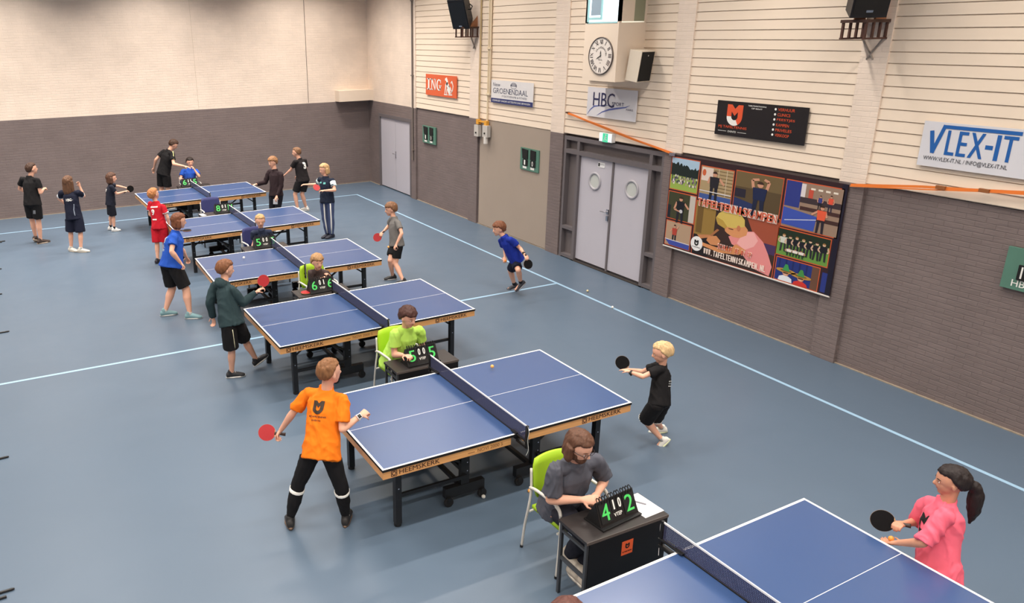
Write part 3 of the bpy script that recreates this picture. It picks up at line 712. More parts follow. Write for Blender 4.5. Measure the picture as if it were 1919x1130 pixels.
bm = bmesh.new(); prism(bm, disc2(0, 0, .012, n=10), 0, .003); Tbm(bm, T @ Matrix.Translation((0, -.179, .17)) @ Matrix.Rotation(radians(90), 4, 'X')); mk('badge', bm, M_chrome, sp)

# big black speakers on wooden brackets, hung on the pilasters
def big_speaker(y, z, tilt, lab, lab2, yaw):
    br = empty('speaker_bracket', (XW-.035, y, z), label=lab2, category='bracket')
    bm = bmesh.new()
    box(bm, -.42, 0, -.18, .15, .0, .035)
    mk('shelf_board', bm, mat('bracket_dark', (72, 48, 38), .6), br)
    bm = bmesh.new()
    for x0 in (-.41, -.28, -.16, -.04): box(bm, x0, x0+.025, -.17, -.145, -.17, 0); box(bm, x0, x0+.025, .11, .135, -.17, 0)
    box(bm, -.42, 0, -.17, -.145, -.185, -.165); box(bm, -.42, 0, .11, .135, -.185, -.165)
    mk('hanging_frame', bm, mat('bracket_brown', (84, 54, 44), .6), br)
    for w0 in (-.15, .10):
        bm = bmesh.new(); prism(bm, [(-.0, .035), (-.2, .035), (-.0, .26)], w0, w0+.02, Matrix.Rotation(radians(90), 4, 'X')); mk('wedge', bm, mat('plywood_edge', (176, 120, 84), .6), br)
    bm = bmesh.new(); tube(bm, [(-.03, -.14, -.18), (-.012, 0.03, -.42)], .01); tube(bm, [(-.03, .11, -.18), (-.012, -.05, -.42)], .01)
    mk('brace', bm, mat('brace_grey', (150, 140, 132), .4, metal=.3), br)
    s = empty('loudspeaker', (XW-.30, y, z+.10), label=lab, category='loudspeaker')
    bm = bmesh.new()
    a = [(-.2, -.19), (.2, -.13), (.2, .13), (-.2, .19)]  # trapezoid plan, front at -x
    vs = [bm.verts.new((x_, y_, z_)) for z_ in (0, .68) for x_, y_ in a]
    for f in ((3, 2, 1, 0), (4, 5, 6, 7), (0, 1, 5, 4), (1, 2, 6, 5), (2, 3, 7, 6), (3, 0, 4, 7)): bm.faces.new([vs[i] for i in f])
    bevel_all(bm, .012); T = Matrix.Rotation(yaw, 4, 'Z') @ Matrix.Rotation(tilt, 4, 'Y')
    mk('case', Tbm(bm, T), mat('speaker_black', (22, 20, 24), .5, bump=.2, bscale=300), s)
    bm = boxbm(-.208, -.198, -.17, .17, .04, .64, .004); mk('grille', Tbm(bm, T), mat('grille_black', (10, 9, 10), .35, bump=.3, bscale=500), s)
    bm = boxbm(-.212, -.207, -.035, .035, .06, .085); mk('badge', Tbm(bm, T), M_chrome, s)
    bm = bmesh.new()
    for sy in (-.2, .2): tube(bm, [(0, sy*.8, .34), (0, sy*1.1, .34), (.12, sy*1.05, .34), (.27, sy*.3, .34)], .012)
    mk('yoke', Tbm(bm, T), M_black, s)
big_speaker(15.25, 4.33, radians(-33), 'black loudspeaker tilted down on its wall bracket near the far corner', 'brown wooden bracket under the far tilted loudspeaker', radians(38))
big_speaker(6.22, 4.305, radians(-14), 'black loudspeaker on its wall bracket above the collage banner', 'brown wooden bracket with crossed braces above the collage banner', radians(52))

# conduits and switch boxes
cd = empty('conduit', (XW-.05, 14.97, DZ), label='pair of cream conduit pipes running down the boards to the switch boxes', category='conduit')
bm = bmesh.new(); tube(bm, [(0, 0, 0), (0, 0, 4.55)], .016, 8); mk('pipe', bm, mat('conduit_tan', (186, 164, 120), .5), cd)
bm = bmesh.new(); tube(bm, [(0, -.33, .0), (0, -.33, 4.55)], .02, 8); tube(bm, [(0, -.4, .55), (0, -.4, 4.55)], .022, 8)
for z in (.55, 1.5, 2.6): box(bm, -.03, .02, -.43, -.3, z, z+.04)
mk('pipe', bm, mat('conduit_cream', (226, 208, 178), .5), cd)
bm = bmesh.new(); box(bm, -.05, .02, -.05, .05, -.1, 0); box(bm, -.05, .02, -.38, -.28, -.1, 0); box(bm, -.045, 0, -.28, -.05, -.05, -.02); mk('clamp', bm, mat('yellow_clamp', (222, 160, 56), .5), cd)
for i, (y, z, w_, h_, lb) in enumerate(((14.98, 2.03, .17, .25, 'small grey switch box on the wall under the conduits, left of the pair'), (14.62, 2.05, .2, .25, 'grey switch box with a socket below it, right of the pair under the conduits'))):
    sb = empty('switch_box', (XW-.03, y, z), label=lb, category='switch')
    mk('housing', boxbm(-.09, 0, -w_/2, w_/2, 0, h_, .012), mat('box_grey', (196, 192, 186), .4), sb)
    bm = bmesh.new(); prism(bm, disc2(0, .12, .02, n=12), 0, .015, frameT((-.09, 0, -.04), (0, -1, 0), (0, 0, 1))); mk('knob', bm, M_blackmatt, sb)
    if i: 
        bm = bmesh.new(); lathe(bm, [(.045, -.15), (.05, -.14), (.05, 0)], 14, Matrix.Translation((-.055, 0, 0))); mk('socket', bm, mat('box_white', (222, 218, 212), .4), sb)
sb = mk('wall_socket', boxbm(-.03, 0, -.04, .04, 0, .15, .006), M_tube, label='small cream socket low on the wall beside the beige panel', category='socket'); sb.location = (XW+.0, 15.13-.08+.12, .12)
# exit sign
ex = empty('exit_sign', (XW-.09, 10.72, 2.39), label='small lit green and white exit sign over the double door', category='sign')
mk('housing', boxbm(0, .08, -.165, .165, 0, .15, .006), M_white, ex)
mk('lit_panel', boxbm(-.004, 0, -.155, .155, .008, .142), mat('exit_white', (226, 246, 244), .4, emit=.9), ex)
bm = bmesh.new(); Te = frameT((-.006, .19, -.004), (0, -1, 0), (0, 0, 1)); prism(bm, [(.12, .0), (.26, .0), (.26, .15), (.12, .15)], 0, .001, Te); mk('green_field', bm, mat('exit_green', (70, 196, 150), .4, emit=.6), ex)
bm = bmesh.new(); prism(bm, disc2(.2, .125, .012, n=10), .001, .002, Te)
for p in ([(.2, .11), (.19, .07)], [(.19, .07), (.165, .05), (.16, .02)], [(.19, .07), (.21, .045), (.235, .035)], [(.197, .1), (.17, .085)], [(.197, .1), (.225, .08)]): stroke(bm, p, .011, .002, Te)
mk('running_figure', bm, M_white, ex)

# green manual score boards on the dado
def green_board(yl, yr, z0, z1, lab, near=False):
    x = XW
    r = empty('wall_scoreboard', (x-.03, (yl+yr)/2, z0), label=lab, category='scoreboard')
    w_, h_ = yl-yr, z1-z0
    mk('board', boxbm(0, .03, -w_/2, w_/2, 0, h_, .005), M_green, r)
    T = frameT((-.001, w_/2, 0), (0, -1, 0), (0, 0, 1))
    for k in (0, 1):
        u = w_*(.16+.42*k)
        if not near:
            bm = bmesh.new(); prism(bm, [(u, h_*.52), (u+.17, h_*.5), (u+.17, h_*.93), (u+(.0 if k else -.03), h_*.96)], 0, .02, T); prism(bm, [(u, h_*.2), (u+.17, h_*.2), (u+.17, h_*.46), (u+.0, h_*.48)], 0, .012, T); mk('flip_card', bm, M_blackmatt, r)
            bm = bmesh.new(); add_text(bm, '1' if k == 0 else '0', u+.05, h_*.24, .05, .1, .013, T, .03); prism(bm, [(u, h_*.07), (u+.13, h_*.07), (u+.13, h_*.17), (u, h_*.17)], 0, .002, T); mk('digit', bm, M_whitedig, r)
        else:
            u = w_*(.17+.46*k)
            bm = bmesh.new(); prism(bm, [(u, h_*.26), (u+.17, h_*.26), (u+.17, h_*.62), (u, h_*.62)], 0, .02, T); mk('flip_card', bm, M_blackmatt, r)
            bm = bmesh.new(); add_text(bm, '10', u+.03, h_*.3, .11, .13, .021, T, .03); mk('digit', bm, M_whitedig, r)
    if near:
        bm = bmesh.new(); add_text(bm, 'HBC', .1, h_*.08, .2, .075, .002, T, .04); add_text(bm, 'GAST', .46, h_*.08, .2, .075, .002, T, .04); mk('lettering', bm, M_whitedig, r)
green_board(17.72, 17.03, 1.58, 2.01, 'green hand-turned score panel on the grey wall by the far doors')
green_board(13.36, 12.72, 1.53, 1.98, 'green hand-turned score panel on the beige wall panel')
green_board(4.33, 3.5, 1.57, 2.02, 'green score panel cut off by the right edge of the picture', True)

# ------------------------------------------------------------------ table tennis tables
def make_table():
    t = empty('table_tennis_table')
    for sx in (-1, 1):
        x0, x1 = (-1.37, -.003) if sx < 0 else (.003, 1.37)
        bm = boxbm(x0, x1, -.7625, .7625, .735, .76)
        bm.normal_update()
        for f in bm.faces: f.material_index = 0 if f.normal.z > .5 else 1
        tp = mk('tabletop', bm, [M_top, M_blackmatt], t)
        bm = bmesh.new(); z0, z1 = .7595, .7606
        xo, xi = (x0, x1)
        e0, e1 = (x0, x0+.02) if sx < 0 else (x1-.02, x1)
        box(bm, e0, e1, -.7625, .7625, z0, z1)
        q0, q1 = (e1, x1) if sx < 0 else (x0, e0)
        box(bm, q0, q1, -.7625, -.7425, z0, z1); box(bm, q0, q1, .7425, .7625, z0, z1); box(bm, q0, q1, -.0022, .0022, z0, z1)
        mk('line_marking', bm, M_white, tp)
        # wooden apron, U shaped, open at the net
        bm = bmesh.new(); o = .006
        a0, a1 = (x0+o, -.06) if sx < 0 else (.06, x1-o)
        box(bm, a0, a1, -.7565, -.7315, .662, .735); box(bm, a0, a1, .7315, .7565, .662, .735)
        ex0 = a0 if sx < 0 else a1-.025
        box(bm, ex0, ex0+.025, -.7315, .7315, .662, .735)
        ap = mk('apron', bm, M_wood, t)
        bm = bmesh.new(); T = frameT((0, -.7575, .662), (1, 0, 0), (0, 0, 1))
        ux = -1.21 if sx < 0 else .84
        add_text(bm, 'HEEMSKERK', ux, .018, .40, .044, 0, T, .03)
        for ch in ((ux-.075, .012), ):
            cx_, cy_ = ch; s_ = .052
            for p in ([(0, 0), (s_, 0)], [(0, s_), (s_, s_)], [(0, 0), (0, s_)], [(s_, 0), (s_, s_)]): stroke(bm, [(cx_+a, cy_+b) for a, b in p], .007, 0, T)
            stroke(bm, disc2(cx_+s_/2, cy_+s_/2, .017, n=12)+[(cx_+s_/2+.017, cy_+s_/2)], .008, 0, T)
        mk('lettering', bm, M_woodtext, ap)
        if sx < 0:
            bm = bmesh.new(); add_text(bm, 'NOVI 2000 S', -.42, .02, .27, .034, 0, T, .02); stroke(bm, [(-.52, .03), (-.45, .03)], .008, 0, T); mk('faint_lettering', bm, M_woodtext2, ap)
        # inner steel rails
        bm = bmesh.new()
        for y in (-.55, .52): box(bm, min(a0, a1)+.1, max(a0, a1), y, y+.03, .70, .735)
        box(bm, sx*1.15-.02, sx*1.15+.02, -.6, .6, .70, .735)
        mk('frame_rail', bm, M_black, t)
        for y in (-.545, .545):
            bm = bmesh.new(); box(bm, sx*1.13-.03, sx*1.13+.03, y-.03, y+.03, .03, .70); bevel_all(bm, .006, 1)
            lg = mk('leg', bm, M_black, t)
            bm = bmesh.new(); lathe(bm, [(.022, 0), (.035, .004), (.035, .034), (.024, .04)], 14, Matrix.Translation((sx*1.13, y, 0))); mk('rubber_foot', bm, M_rubberwheel, lg)
            bm = bmesh.new(); tube(bm, [(sx*1.13, y, .5), (sx*.86, y, .70)], .012); mk('leg_brace', bm, M_black, t)
            bm = bmesh.new()
            for zz in (.40, .62): prism(bm, disc2(sx*1.13, zz, .007, n=8), 0, .003, Matrix.Translation((0, y-.03, 0)) @ Matrix.Rotation(radians(90), 4, 'X'))
            mk('bolt', bm, M_chrome, lg)
        # trolley with castors
        xb0, xb1 = (-.60, -.17) if sx < 0 else (.20, .66)
        xm = (xb0+xb1)/2
        for y in (-.47, .47):
            bm = bmesh.new(); box(bm, xb0, xb1, y-.03, y+.03, .085, .19); bevel_all(bm, .006, 1)
            tb = mk('trolley_beam', bm, M_black, t)
            bm = bmesh.new(); box(bm, xm-.045, xm+.045, y-.025, y+.025, .19, .70); bevel_all(bm, .004, 1)
            pst = mk('post', bm, M_black, t)
            bm = bmesh.new()
            for zz in (.33, .42): prism(bm, disc2(xm+.02, zz, .007, n=8), 0, .003, Matrix.Translation((0, y-.025, 0)) @ Matrix.Rotation(radians(90), 4, 'X'))
            mk('bolt', bm, M_chrome, pst)
            for xx in (xb0+.03, xb1-.03):
                bm = bmesh.new(); T = Matrix.Translation((xx, y-.035, .047)) @ Matrix.Rotation(radians(90), 4, 'X')
                lathe(bm, [(.03, -.014), (.045, -.014), (.047, -.01), (.047, .01), (.045, .014), (.03, .014), (.012, .016)], 18, T)
                mk('castor', bm, M_rubberwheel, tb)
                bm = bmesh.new(); box(bm, xx-.02, xx+.02, y-.055, y-.015, .05, .1); mk('castor_fork', bm, M_black, tb)
        bm = bmesh.new(); box(bm, xm-.02, xm+.02, -.45, .45, .30, .34); box(bm, xm-.02, xm+.02, -.45, .45, .11, .15); mk('crossbar', bm, M_black, t)
        mk('carriage_panel', boxbm(xb0+.02, xb1-.02, -.012, .012, .40, .66), M_blackmatt, t)
        for y in (-.47, .47):
            bm = bmesh.new(); tube(bm, [(xm, y, .4), (sx*.86, y, .705)], .016); mk('diagonal_brace', bm, M_black, t)
            mk('stretcher', boxbm(min(xm, sx*1.12), max(xm, sx*1.12), y*1.09-.012, y*1.09+.012, .27, .305), M_black, t)
    # net
    nt_ = mk('net', boxbm(-.0015, .0015, -.90, .90, .762, .905), M_net, t)
    mk('net_tape', boxbm(-.004, .004, -.905, .905, .902, .9155, .001), M_white, nt_)
    mk('net_cord', boxbm(-.006, .006, -.90, .90, .760, .768, .001), M_blackmatt, nt_)
    for s_ in (-1, 1):
        bm = bmesh.new()
        box(bm, -.011, .011, s_*.915-.011, s_*.915+.011, .69, .917); bevel_all(bm, .003, 1)
        box(bm, -.02, .02, min(s_*.72, s_*.93), max(s_*.72, s_*.93), .762, .772); box(bm, -.028, .028, min(s_*.70, s_*.78), max(s_*.70, s_*.78), .772, .782)
        box(bm, -.02, .02, min(s_*.775, s_*.92), max(s_*.775, s_*.92), .70, .72); 
        ps = mk('net_post', bm, M_blackplastic, t)
        mk('clamp_label', boxbm(.011, .014, min(s_*.8, s_*.87), max(s_*.8, s_*.87), .762, .7745), mat('yellow_label', (205, 200, 70), .5), ps)
        bm = bmesh.new(); tube(bm, smoothpath([(0, s_*.926, .91), (.004, s_*.94, .86), (.0, s_*.93, .78), (.008, s_*.935, .68), (-.004, s_*.92, .62)]), .002, 5); mk('net_string', bm, M_white, ps)
    return t
TB_POS = {1: (3.64, 18.16, .038), 2: (3.751, 14.852, .025), 3: (3.686, 11.79, -.012), 4: (3.765, 9.01, .017), 5: (3.721, 5.979, .003), 6: (3.801, 2.537, .032)}
TLAB = {1: 'blue table tennis table farthest away, in front of the grey back wall', 2: 'blue table second from the back wall, woman in royal blue at its left end',
        3: 'blue table third from the back wall, white ball over its left half', 4: 'blue table by the painted cross line, teenager in lime sitting before it',
        5: 'nearest fully visible blue table, boy in orange at its left end', 6: 'blue table tennis table cut off by the bottom edge of the picture'}
proto = make_table()
for i in range(1, 7):
    o = proto if i == 1 else copy_tree(proto)
    x, y, a = TB_POS[i]; o.location = (x, y, 0); o.rotation_euler = (0, 0, a)
    o['label'] = TLAB[i]; o['category'] = 'table'; o['group'] = 'table tennis tables in a row'

# ------------------------------------------------------------------ score desks
M_deskgrey = mat('desk_grey_steel', (62, 64, 68), .4)
M_desktop = mat('desk_dark_top', (44, 40, 40), .4, var=.05, vscale=6)
def make_desk():
    """origin: front centre on the floor; front faces -y"""
    d = empty('score_desk'); W_, D_, H_ = .80, .34, .68
    tp = mk('desk_top', boxbm(-W_/2, W_/2, 0, D_, H_-.025, H_, .004), M_desktop, d)
    mk('edge_strip', boxbm(-W_/2, W_/2, -.004, 0, H_-.024, H_+.001), mat('worn_edge', (92, 84, 80), .5), tp)
    fp = mk('front_panel', boxbm(-W_/2+.03, W_/2-.005, .0, .015, .1, H_-.025), mat('desk_black_panel', (20, 19, 21), .45), d)
    for sx in (-1, 1):
        for y in (.02, D_-.025):
            bm = bmesh.new(); box(bm, sx*(W_/2-.02)-.012, sx*(W_/2-.02)+.012, y-.012, y+.012, .0, H_-.025); mk('leg', bm, M_deskgrey, d)
        bm = bmesh.new(); box(bm, sx*(W_/2-.02)-.01, sx*(W_/2-.02)+.01, .03, D_-.03, .33, .36); box(bm, sx*(W_/2-.02)-.01, sx*(W_/2-.02)+.01, .03, D_-.03, .58, .6); mk('side_rail', bm, M_deskgrey, d)
    bm = bmesh.new(); T = frameT((0, -.001, .52), (1, 0, 0), (0, 0, 1))
    prism(bm, [(-.055, -.07), (.055, -.07), (.055, .055), (-.055, .055)], 0, .001, T, 0); emblem(bm, -.022, -.015, .045, .0015, T, 1); add_text(bm, 'MJ TAFELTENNIS', -.045, -.05, .09, .014, .0015, T, .02, mi=1)
    mk('sticker', bm, [M_orange, M_blackmatt], fp)
    return d
def make_board(l, m1, m2, r):
    """flip scoreboard; origin centre of base, faces -y"""
    b = empty('flip_scoreboard'); W_ = .40; Hh = .2
    lean = radians(24); T = Matrix.Translation((0, -.075, .01)) @ Matrix.Rotation(-lean, 4, 'X')
    # front and rear faces of the tent
    bm = boxbm(-W_/2, W_/2, 0, .006, 0, Hh, .001); mk('front_panel', Tbm(bm, T), M_blackplastic, b)
    bm = boxbm(-W_/2, W_/2, -.006, 0, 0, Hh, .001); T2 = Matrix.Translation((0, .09, .01)) @ Matrix.Rotation(lean, 4, 'X'); mk('rear_panel', Tbm(bm, T2), M_blackplastic, b)
    mk('base', boxbm(-W_/2-.01, W_/2+.01, -.105, .1, 0, .014, .003), M_blackplastic, b)
    for x0, w_, s_, big in ((-.185, .115, l, 1), (-.058, .05, m1, 0), (.004, .05, m2, 0), (.07, .115, r, 1)):
        bm = bmesh.new(); z0 = .025 if big else .09
        box(bm, x0, x0+w_, -.006, -.001, z0, Hh-.012); c = mk('score_card', Tbm(bm, T), M_blackmatt, b)
        bm = bmesh.new(); F = T @ Matrix.Translation((0, -.0068, 0)) @ frameT((0, 0, 0), (1, 0, 0), (0, 0, 1))
        ww = w_*.72 if big else w_*.6
        if big and len(s_) == 2: ww = w_*.8
        if s_ == '1': ww *= .45
        add_text(bm, s_, x0+w_/2-ww/2, z0+(.018 if big else .012), ww, (Hh-.012-z0)-(.036 if big else .024), 0, F, .03 if big else .05)
        mk('digit', bm, M_glowgreen if big else M_whitedig, c)
        bm = bmesh.new()
        for k in range(4 if big else 2):
            xx = x0+w_*(k+.5)/(4 if big else 2)
            tube(bm, smoothpath([(xx-.004, -.01, Hh-.02), (xx-.004, -.02, Hh+.012), (xx, .0, Hh+.03), (xx+.004, .02, Hh+.012), (xx+.004, .012, Hh-.02)], 3), .004, 6)
        mk('card_ring', Tbm(bm, T), M_blackmatt, b)
    bm = bmesh.new(); add_text(bm, 'VTEP', -.045, .045, .085, .028, 0, T @ Matrix.Translation((0, -.002, 0)) @ frameT((0, 0, 0), (1, 0, 0), (0, 0, 1)), .04); mk('lettering', bm, M_whitedig, b)
    bm = bmesh.new()
    for sx in (-1, 1):
        prism(bm, [(-.078, .01), (.09, .01), (.012, Hh*.93)], sx*(W_/2)-.003, sx*(W_/2)+.003, frameT((0, 0, 0), (0, 1, 0), (0, 0, 1)))
    mk('end_panel', bm, M_blackplastic, b)
    return b
DESKS = {6: (3.735, 3.74, 'nearest score desk, black, bearded man behind it'), 5: (3.80, 7.09, 'black score desk with the teenager in lime behind it'), 4: (3.68, 10.06, 'black score desk holding a red bat, beside the green chair at the cross line'),
         3: (3.66, 12.84, 'dark score desk in front of the small umpire in navy'), 2: (3.58, 15.98, 'black score desk with an empty blue chair behind it'), 1: (3.78, 19.42, 'black score desk of the farthest table, umpire in blue behind it')}
DIG = {6: ('4', '1', '0', '2'), 5: ('5', '0', '0', '5'), 4: ('6', '0', '1', '6'), 3: ('5', '0', '0', '5'), 2: ('8', '0', '1', '11'), 1: ('6', '1', '1', '5')}
BOFF = {6: (-.01, .17, 6), 5: (-.02, .15, 2), 4: (.0, .14, 4), 3: (.0, .15, 0), 2: (.12, .15, -2), 1: (-.1, .15, 0)}
dproto = make_desk()
for i in (6, 5, 4, 3, 2, 1):
    d = dproto if i == 6 else copy_tree(dproto)
    x, y, lb = DESKS[i]; d.location = (x, y, 0); d['label'] = lb; d['category'] = 'desk'; d['group'] = 'black score desks beside the nets'
    b = make_board(*DIG[i]); ox, oy, rz = BOFF[i]; b.location = (x+ox, y+oy, .68); b.rotation_euler = (0, 0, radians(rz))
    b['label'] = 'flip scoreboard showing green %s and %s on %s' % (DIG[i][0], DIG[i][3], {6: 'the nearest desk', 5: "the teenager's desk", 4: "the desk with the red bat", 3: "the third desk", 2: 'the desk before the empty chair', 1: 'the farthest desk'}[i])
    b['category'] = 'scoreboard'; b['group'] = 'flip scoreboards on the desks'

# ------------------------------------------------------------------ chairs
def make_chair(fabric, frame, arms=True):
    """origin: floor under seat centre, faces -y"""
    c = empty('arm_chair'); 
    bm = boxbm(-.23, .23, -.23, .22, .425, .46, .014)
    mk('seat', bm, fabric, c, True)
    bm = bmesh.new(); secs = []
    n_ = 9; rows = []
    for k in range(7):
        z = .54+.34*k/6; y = .215+.05*(k/6)
        w_ = .225*(1-.12*(abs(k-3)/3)**3)
        rows.append([(w_*(2*j/(n_-1)-1), y+.03*(1-(2*j/(n_-1)-1)**2)*.9-.03, z+ (0.012*(1-(2*j/(n_-1)-1)**2) if k == 6 else 0)) for j in range(n_)])
    fr_ = [[bm.verts.new(p) for p in r_] for r_ in rows]; bk = [[bm.verts.new((p[0], p[1]+.028, p[2])) for p in r_] for r_ in rows]
    for a, fl in ((fr_, 0), (bk, 1)):
        for k in range(6):
            for j in range(n_-1):
                q = (a[k][j], a[k][j+1], a[k+1][j+1], a[k+1][j]); bm.faces.new(q if not fl else tuple(reversed(q)))
    per = [(0, j) for j in range(n_)]+[(k, n_-1) for k in range(1, 7)]+[(6, j) for j in range(n_-2, -1, -1)]+[(k, 0) for k in range(5, 0, -1)]
    for (a, b), (c_, d_) in zip(per, per[1:]+per[:1]): bm.faces.new((fr_[a][b], bk[a][b], bk[c_][d_], fr_[c_][d_]))
    mk('backrest', bm, fabric, c, True)
    for sx in (-1, 1):
        X = sx*.27
        mk('leg', rodbm(smoothpath([(X, -.22, .0), (X, -.235, .25), (X, -.24, .52), (X, -.215, .63), (X, -.16, .66)]), .0125, 8), frame, c, True)
        mk('leg', rodbm(smoothpath([(X, .30, .0), (X, .265, .25), (X, .22, .45), (sx*.245, .225, .6), (sx*.235, .25, .8)]), .0125, 8), frame, c, True)
        bm = bmesh.new(); tube(bm, smoothpath([(X, -.235, .60), (X, -.19, .665), (X, -.05, .67), (X, .12, .665), (X*.94, .23, .63)]), [.014]*17, 8)
        if arms: mk('armrest', bm, frame, c, True)
        else: bm.free()
    bm = bmesh.new()
    for y in (-.2, .2): tube(bm, [(-.27, y, .42), (.27, y, .42)], .011)
    mk('seat_rail', bm, frame, c)
    bm = bmesh.new()
    for sx in (-1, 1):
        for y in (-.22, .30): lathe(bm, [(.014, 0), (.016, .003), (.015, .025)], 10, Matrix.Translation((sx*.27, y, 0)))
    mk('foot_cap', bm, M_rubberwheel, c)
    return c
CH = [('lime', 3.68, 4.40, 2, 'lime green armchair with pale tube frame under the bearded man'), ('lime', 3.74, 7.66, 3, 'lime green armchair of the teenager in the lime shirt'),
      ('lime', 3.80, 10.68, 4, 'lime green armchair of the child in the brown sweater'), ('navy', 3.66, 13.48, 6, 'dark blue armchair with pale arms under the small umpire in navy'),
      ('navy', 3.58, 16.62, 2, 'empty dark blue armchair with a white arm between the two farthest tables'), ('navy', 3.78, 20.06, 0, 'dark blue armchair of the umpire at the farthest table')]
cp = {}
for kind, x, y, rz, lb in CH:
    if kind not in cp: c = cp[kind] = make_chair(M_lime if kind == 'lime' else M_blueseat, M_tube)
    else: c = copy_tree(cp[kind])
    c.location = (x, y, 0); c.rotation_euler = (0, 0, radians(rz)); c['label'] = lb; c['category'] = 'chair'; c.scale = (.92, .9, 1); c['group'] = ('lime green' if kind == 'lime' else 'dark blue')+' armchairs behind the score desks'

# ------------------------------------------------------------------ papers, pen, balls, feet of the surrounds
def paper(name, x, y, z, w_, h_, rz, lb, cat='paper'):
    bm = bmesh.new(); prism(bm, [(-w_/2, -h_/2), (w_/2, -h_/2), (w_/2, h_/2), (-w_/2, h_/2)], 0, .004)
    o = mk(name, bm, M_paper, label=lb, category=cat); o.location = (x, y, z); o.rotation_euler = (0, 0, radians(rz)); return o
paper('paper_sheet', 4.03, 3.925, .681, .2, .28, 3, 'white sheets of paper at the right end of the nearest score desk')
paper('paper_sheet', 3.235, 16.12, .681, .1, .2, 8, 'white paper on the left end of the desk with the empty blue chair')
o = mk('marker_pen', rodbm([(0, -.06, 0), (0, .06, 0)], .006, 8), mat('pen_grey', (150, 150, 158), .4), label='grey pen lying on the white paper of the nearest desk', category='pen'); o.location = (4.03, 3.96, .692); o.rotation_euler = (0, 0, radians(35))
def ball(x, y, z, m, lb):
    bm = bmesh.new(); ell(bm, (0, 0, 0), Vector((1, 0, 0)), Vector((0, 1, 0)), Vector((0, 0, 1)), .02, .02, .02, 16, 10)
    o = mk('table_tennis_ball', bm, m, None, True, label=lb, category='ball'); o.location = (x, y, z); o['group'] = 'table tennis balls'
M_bw = mat('ball_white', (245, 242, 235), .4); M_bo = mat('ball_orange', (244, 176, 96), .4)
ball(8.21, 9.03, .02, M_bw, 'white ball lying on the pale blue line, nearest the right wall banner')
ball(8.39, 9.87, .02, mat('ball_cream', (226, 206, 160), .4), 'cream ball lying on the floor just outside the pale blue line by the double door')
ball(3.52, 5.44, .02, M_bw, 'white ball on the floor beside the castor of the nearest full table')
ball(3.98, 5.33, .012, M_bo, 'tiny orange ball on the floor in front of the nearest full table')
ball(4.29, 6.52, .80, M_bo, 'orange ball in flight over the right half of the nearest full table')
ball(3.03, 12.08, .80, M_bw, 'white ball in flight over the left half of the third table')
ball(5.62, 11.98, .66, M_bo, "orange ball in the air behind the grey-shirted boy's shorts")
for i, (x, y, L_, lb) in enumerate(((-.80, 18.72, .3, 'black floor foot at the left picture edge, farthest of the row'), (-.84, 16.35, .25, 'black floor foot at the left picture edge, second from the back'), (-.83, 14.62, .25, 'thin black floor foot at the left picture edge, third from the back'),
                               (-.80, 12.54, .4, 'black floor foot at the left picture edge, above the cross line'), (-.78, 8.41, .3, 'black floor foot at the left picture edge, below the cross line'), (-.80, 6.07, .4, 'black floor foot in the lower left corner of the picture'))):
    bm = bmesh.new(); tube(bm, [(-.25, -.02, .012), (L_/2-.02, 0, .012), (L_/2-.0, 0, .012)], [.012, .012, .007], 8)
    if i in (0, 5): tube(bm, [(-.25, -.10, .012), (L_/2-.06, -.075, .012)], .012, 8)
    o = mk('barrier_foot', bm, M_black, label=lb, category='barrier foot'); o.location = (x, y, 0); o['group'] = 'feet of the court barriers along the left edge'
